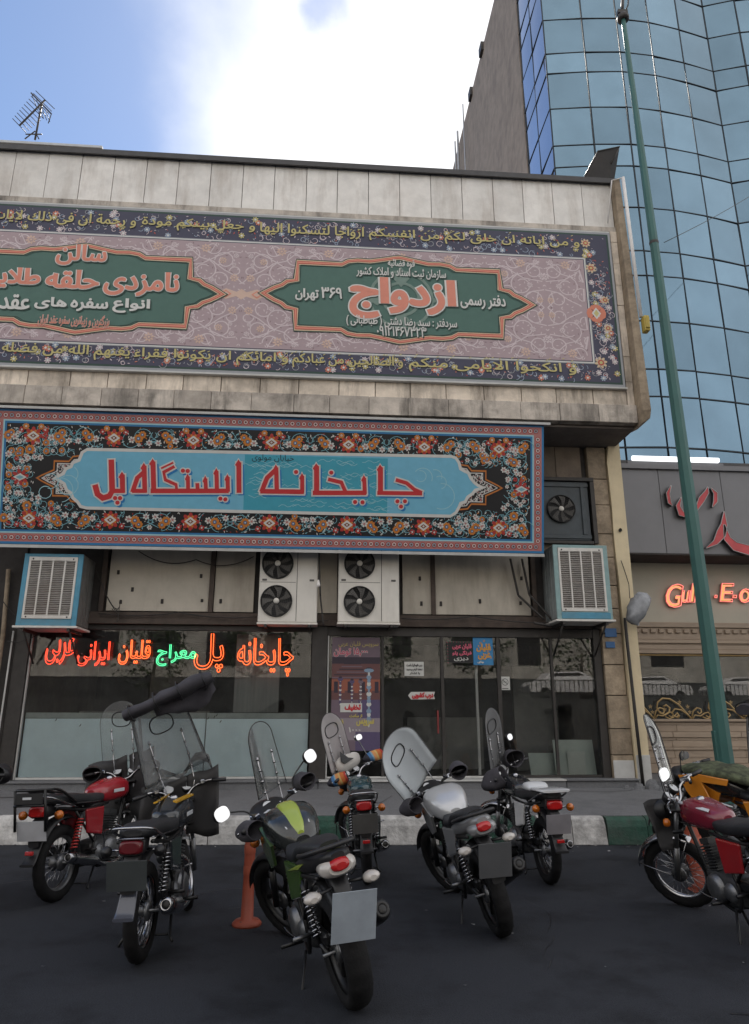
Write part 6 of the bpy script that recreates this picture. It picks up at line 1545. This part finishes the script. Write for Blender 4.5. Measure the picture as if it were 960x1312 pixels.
    # ---- hand muffs
    for side,mm in g('muffs',{}).items():
        m1,tip,opn,rr=mm['m'],Vector(mm['tip']),Vector(mm['open']),mm['r']
        ax=(opn-tip); prof=[(.0,0),(.35,.04),(.75,.22),(1.0,.5),(1.02,.8),(.95,1.0),(.88,1.0),(.85,.8),(.5,.3),(0,.2)]
        mats=mm.get('bands')
        s=MB(); n=22
        u_=Vector((0,0,1)); u_=(u_-ax.normalized()*u_.dot(ax.normalized())).normalized(); v_=ax.normalized().cross(u_)
        P2=[]
        for i in range(len(prof)-1):
            for q in range(4): t=q/4; P2.append((prof[i][0]*(1-t)+prof[i+1][0]*t,prof[i][1]*(1-t)+prof[i+1][1]*t))
        P2.append(prof[-1]); vs=[]
        for (r_,t_) in P2:
            for k in range(n):
                an=2*math.pi*k/n; w2=rr*r_*(1+.06*math.sin(3*an+t_*6)); vs.append(tip+ax*t_+(u_*math.sin(an)*.8+v_*math.cos(an))*w2+Vector((0,0,-.02*t_)))
        for i in range(len(P2)-1):
            t_=(P2[i][1]+P2[i+1][1])/2; outer=i<20
            mi=0
            if mats: mi=(0 if t_<.28 else 1+min(len(mats)-2,int((t_-.28)/.72*(len(mats)-1)))) if outer else 0
            fs=[(i*n+k,i*n+(k+1)%n,(i+1)*n+(k+1)%n,(i+1)*n+k) for k in range(n)]
            if i==0: s.add(vs,fs,mi,True)
            else:
                for f in fs: s.f.append(list(f));s.m.append(mi);s.s.append(True)
        s.build('hand_muff',mats or m1,root,xf=SX,fix=False)
    # ---- leg guard flaps
    if g('flaps'):
        for y,P in g('flaps'):
            s=MB(); vs=[];nu=10;nv=8
            q00,q10,q11,q01=[Vector(v) for v in P]
            for i in range(nv+1):
                for j in range(nu+1):
                    a=i/nv;b=j/nu; v=(q00*(1-b)+q10*b)*(1-a)+(q01*(1-b)+q11*b)*a; v.x+=.03*math.sin(b*3.1)*math.sin(a*3)+.012*math.sin(a*9+b*5); v.z+=.012*math.sin(b*7); vs.append(v)
            s.add(vs,[(i*(nu+1)+j,i*(nu+1)+j+1,(i+1)*(nu+1)+j+1,(i+1)*(nu+1)+j) for i in range(nv) for j in range(nu)],0,True)
            s.build('leg_guard',MFLAP,root,solid=.006,fix=False)
    if g('rack'):
        p('luggage_rack',MBK,lambda s:(s.tube(smooth([(.0,.14,.78),(-.25,.15,.90),(-.42,.14,.92),(-.46,0,.92),(-.42,-.14,.92),(-.25,-.15,.90),(.0,-.14,.78)]),.012,6),[s.tube([(-.12,y,.87),(-.45,y,.92)],.008,5) for y in (-.08,0,.08)],s.tube([(-.44,.14,.92),(-.40,.14,.60)],.012,6),s.tube([(-.44,-.14,.92),(-.40,-.14,.60)],.012,6),s.tube([(-.44,-.14,.80),(-.44,.14,.80)],.01,6)))
        p('rack_board',MPL,lambda s:s.box(-.455,-.445,-.13,.13,.81,.90,0,.006))
        p('rack_badge',MFA,lambda s:s.box(-.46,-.456,-.03,.05,.85,.868),)
    for f in g('extra',[]): f(root,p,SX,hx,hz)
    return root
def pm(n,c,r=.22,coat=.6,met=0,**k): return mat('paint_'+n,c,r,met,.06,6,coat=coat,local=True,dirt=.15,dirtcol=(.08,.075,.07),**k)
WSc=glass('clear_shield',(.96,.97,.97),.09,(.55,.56,.57),.45,1.4,.03,.09)
WSb=glass('scratched_shield',(.93,.94,.95),.24,(.42,.44,.46),.5,1.4,.04,.14)
WSh=glass('sky_haze_shield',(.85,.88,.9),.62,(.66,.71,.75),.7,1.5,.08,.15)  # pale haze colour also stands in for the sky mirrored in the shield
WSm=glass('smoky_shield',(.7,.72,.74),.42,(.28,.285,.295),.7,1.5,.06,.2)
WSw=glass('white_shield',(.9,.9,.92),.42,(.58,.55,.56),.6,1.5,.08,.2)
rb=[mat('muff_'+n,c,.8,0,.1,12,local=True) for n,c in (('dark',(.02,.02,.03)),('blue',(.05,.14,.30)),('sky',(.16,.30,.38)),('orange2',(.50,.22,.08)),('yellow',(.48,.34,.12)),('orange',(.45,.12,.03)),('red',(.34,.03,.02)))]
bikes=[
 dict(id='a',label='red motorcycle with red coil springs and a black luggage rack at the far left',x=-2.09,y=6.50,head=16,lean=3,s=.95,steer=12,paint=pm('red',(.30,.012,.02)),shock=pm('springred',(.50,.03,.025)),rim=MAL,fender=MPL,plate=(.27,.155),platec=(.42,.43,.46),pz=.60,rack=True,mirrors=False,lightrim=False,
   ws=dict(hw=.21,h=.62,back=14,m=WSc,z0=1.06,dx=.06,roll=2,tr=.002),
   muffs={1:dict(m=MPL,tip=(1.08,.33,.98),open=(.88,.27,1.0),r=.095),-1:dict(m=MPL,tip=(1.08,-.33,.98),open=(.90,-.27,1.0),r=.085)},
   flaps=[(1,[(1.02,.42,1.04),(1.05,.0,1.12),(1.10,.02,.55),(.92,.40,.50)]),(-1,[(1.05,-.02,1.12),(.98,-.34,1.20),(.90,-.34,.50),(1.10,-.02,.55)])]),
 dict(id='b',label='dark motorcycle with yellow tank stripes and a rolled black cover on its tall windshield',x=-1.06,y=4.98,head=3,lean=2,s=.93,steer=24,paint=pm('charcoal',(.02,.024,.03)),paint2=pm('yellow',(.60,.33,.02)),topstripe=1,shock=MCH,fender=MAL,plate=(.25,.18),platec=(.045,.052,.055),pz=.585,mirrors=False,lightrim=True,ftip=pm('slate',(.06,.065,.085)),refl=False,signal=MPL,lens=mat('dull_lens',(.10,.008,.012),.25,0,.1,10,local=True),er=.052,
   ws=dict(hw=.27,h=.66,back=18,m=WSb,z0=1.08,dx=.05,roll=-13,visor=(.26,-.46,.090),skirt=True,tr=.003,shape='square'),
   flaps=[(1,[(1.02,.34,.98),(1.05,-.02,1.06),(1.10,.0,.62),(.98,.34,.60)]),(-1,[(1.05,-.02,1.06),(1.08,-.28,1.14),(1.0,-.31,.60),(1.10,-.02,.60)])]),
 dict(id='c',label='large black and lime green sports motorcycle nearest the camera with pale number plate',x=.22,y=4.22,head=-15.5,lean=15,s=.93,steer=28,sport=True,wb=1.33,tw=.07,paint=pm('green_black',(.018,.02,.02)),paint2=pm('lime',(.31,.39,.06)),scoop=pm('darkgreen',(.04,.085,.015)),tail=MPL,tailaccent=pm('lime',(.31,.39,.06)),rim=MBK,fender=MPL,plate=(.245,.25),platec=(.30,.34,.39),pz=.57,proll=-13,mr=.066,mw=.43,mh=.17,mangle=(-8,14),
   ws=dict(hw=.14,h=.53,back=14,m=WSc,z0=1.04,dx=.12,yo=-.11,shape='taper',tr=.0035,oval=False),
   muffs={1:dict(m=MCLO,tip=(1.12,.30,.95),open=(.94,.28,.96),r=.08),-1:dict(m=MCLO,tip=(1.12,-.30,1.02),open=(.94,-.27,1.03),r=.075)}),
 dict(id='d',label='small dark teal motorcycle with rainbow striped hand muffs and white wrapped headlight',x=.46,y=6.95,head=1,lean=4,s=.92,steer=40,paint=pm('teal',(.012,.045,.055)),side=pm('teal',(.012,.045,.055)),shock=MCH,fender=MPL,plate=(.24,.175),platec=(.10,.098,.096),pz=.59,mr=.045,mirror_only=-1,mw=.16,mh=.33,mangle=(4,10),mblack=False,
   ws=dict(hw=.17,h=.66,back=10,m=WSw,z0=1.03,dx=.10,yo=.10,roll=-6,tr=.003),
   muffs={1:dict(m=None,tip=(1.06,.37,.95),open=(.90,.19,.99),r=.085,bands=rb),-1:dict(m=None,tip=(1.02,-.17,1.03),open=(.93,-.40,1.05),r=.08,bands=rb)},
   extra=[lambda root,p,SX,hx,hz:p('wrapped_headlight',mat('white_cloth',(.52,.50,.48),.9,0,.08,9,.3,12,local=True),lambda s:s.loft(body([(hx+.02,1.08,.05,.03,2.4),(hx+.05,1.08,.17,.08,2.6),(hx+.12,1.06,.19,.10,2.4),(hx+.22,1.03,.14,.09,2.2),(hx+.27,1.02,.05,.04,2)],20)),SX),
          lambda root,p,SX,hx,hz:p('black_strap',MPL,lambda s:s.add([(hx+.03,.10,1.22),(hx+.02,.02,1.13),(hx+.0,-.04,1.10),(hx+.01,.09,1.08),(hx+.02,.13,1.12)],[(0,1,2,3,4)]),SX,solid=.01)]),
 dict(id='e',label='silver and white sports motorcycle with a wide hazy windshield coloured as reflected sky, tilted left',x=1.28,y=5.36,head=-4,lean=15,s=.93,steer=24,sport=True,wb=1.33,tw=.06,paint=pm('silver',(.50,.51,.53),.28,.5,.35),tail=pm('silver_tail',(.27,.275,.285),.3,.5,.3),lighthouse=pm('silver_tail',(.27,.275,.285),.3,.5,.3),scoop=pm('silver_tail',(.27,.275,.285),.3,.5,.3),rim=MBK,fender=MPL,plate=(.24,.23),platec=(.085,.088,.095),pz=.60,proll=-12,mirrors=False,exh=MAL,
   ws=dict(hw=.26,h=.72,back=26,m=WSh,z0=1.0,dx=.10,roll=-33,tr=.004,trim=MAL,yo=.03),
   muffs={1:dict(m=MCLO,tip=(1.12,.34,.92),open=(.92,.30,.96),r=.09),-1:dict(m=MCLO,tip=(1.16,-.40,1.0),open=(.94,-.26,1.0),r=.085)}),
 dict(id='f',label='black motorcycle with a white tail tray, smoky windshield and dark cloth hand covers',x=2.08,y=6.84,head=-4,lean=2,s=.93,steer=42,paint=pm('black',(.016,.017,.02)),side=pm('white_f',(.5,.5,.5)),shock=MCH,fender=MCH,plate=(.24,.175),platec=(.23,.22,.24),pz=.58,mr=.048,mirror_only=-1,mw=.22,mh=.30,mangle=(4,10),rim=MBK,
   ws=dict(hw=.18,h=.70,back=14,m=WSm,z0=1.0,dx=.10,yo=.0,roll=-6,tr=.003),
   muffs={1:dict(m=MCLO,tip=(1.14,.30,.88),open=(.88,.20,1.0),r=.14),-1:dict(m=MCLO,tip=(1.18,-.36,.99),open=(.92,-.16,1.06),r=.12)},
   extra=[lambda root,p,SX,hx,hz:p('white_tail_tray',pm('white_tray',(.55,.56,.58)),lambda s:s.loft(body([(.06,.83,.10,.02,4),(-.1,.865,.145,.015,4),(-.34,.872,.155,.014,4),(-.40,.868,.13,.010,4)],16,2))),
          lambda root,p,SX,hx,hz:p('white_seat_cowl',pm('white_cowl',(.55,.56,.58)),lambda s:s.loft(body([(.34,.83,.06,.03,3),(.24,.86,.11,.045,3),(.12,.865,.12,.045,3),(.05,.85,.10,.02,3)],16,3)))]),
 dict(id='h',label='dark red motorcycle with a chrome front fender at the right edge of the street',x=3.03,y=4.78,head=-4,lean=9,s=.93,steer=42,paint=pm('maroon',(.17,.012,.028)),paint2=MFA,shock=MCH,fender=MCH,plate=(.24,.17),platec=(.3,.3,.32),mr=.065,mirror_only=1,mw=.22,mh=.24,mangle=(20,5),mblack=False,side=pm('red_h',(.30,.012,.016)),
   ws=dict(hw=.18,h=.60,back=4,m=WSc,z0=1.02,dx=.08,tr=.004,yaw=8,roll=12),
   flaps=[(1,[(1.12,.30,.90),(1.14,.0,.92),(1.14,.02,.50),(1.06,.26,.52)])]),
 dict(id='i',label='black motorcycle with orange side panels and a camouflage cover behind the dark red one',x=4.38,y=6.55,head=-28,lean=9,s=.95,steer=18,sport=True,wb=1.33,paint=pm('black_i',(.015,.015,.016)),scoop=pm('orange_i',(.55,.20,.02)),tail=pm('black_i',(.015,.015,.016)),rim=MBK,fender=MPL,plate=(.24,.17),platec=(.3,.3,.32),mirror_only=1,mw=.20,mh=.22,mangle=(60,0),
   extra=[lambda root,p,SX,hx,hz:p('camouflage_cover',mat('camouflage',(.055,.065,.035),.9,0,.9,14,.4,14,local=True,dirt=.6,dirtcol=(.018,.022,.016)),lambda s:s.loft(body([(.25,.88,.12,.03,3),(.45,.94,.17,.05,2.8),(.60,.985,.22,.055,2.8),(.72,.98,.20,.06,2.8),(.86,1.01,.22,.05,2.6),(1.0,.99,.17,.05,2.6),(1.1,1.0,.12,.035,2.4),(1.15,.98,.05,.02,2.2)],24))),
          lambda root,p,SX,hx,hz:[p('orange_panel',pm('orange_i',(.55,.20,.02)),lambda s:s.add([(1.06,y*.23,.97),(.80,y*.26,1.0),(.50,y*.23,.96),(.52,y*.24,.90),(.78,y*.255,.92),(.72,y*.255,.76),(.56,y*.23,.62),(.66,y*.23,.54),(.84,y*.25,.62),(.98,y*.25,.82)],[tuple(range(10))]),solid=.02,bevel=.008) for y in (-1,1)]]),
 dict(id='j',label='motorcycle cut by the right frame edge with a capped hazy windshield behind the green post',x=5.08,y=6.95,head=-6,lean=3,s=.95,steer=10,paint=pm('black_j',(.015,.015,.016)),shock=MCH,fender=MPL,plate=(.24,.17),platec=(.3,.3,.32),mirrors=False,
   ws=dict(hw=.26,h=.62,back=12,m=WSm,z0=1.03,dx=.08,roll=0,tr=.003,oval=False,visor=(.28,-.30,.12))),
 dict(id='k',label='motorcycle mostly outside the left frame edge with a black hand muff showing',x=-2.98,y=5.55,head=6,lean=3,s=.95,steer=10,paint=pm('black_j',(.015,.015,.016)),shock=MCH,fender=MPL,plate=(.24,.17),platec=(.3,.3,.32),mirrors=False,
   muffs={-1:dict(m=MPL,tip=(1.12,-.33,.98),open=(.92,-.27,1.0),r=.11),1:dict(m=MPL,tip=(1.12,.33,.98),open=(.92,.27,1.0),r=.11)}),
]
for o in bikes: bike(o)
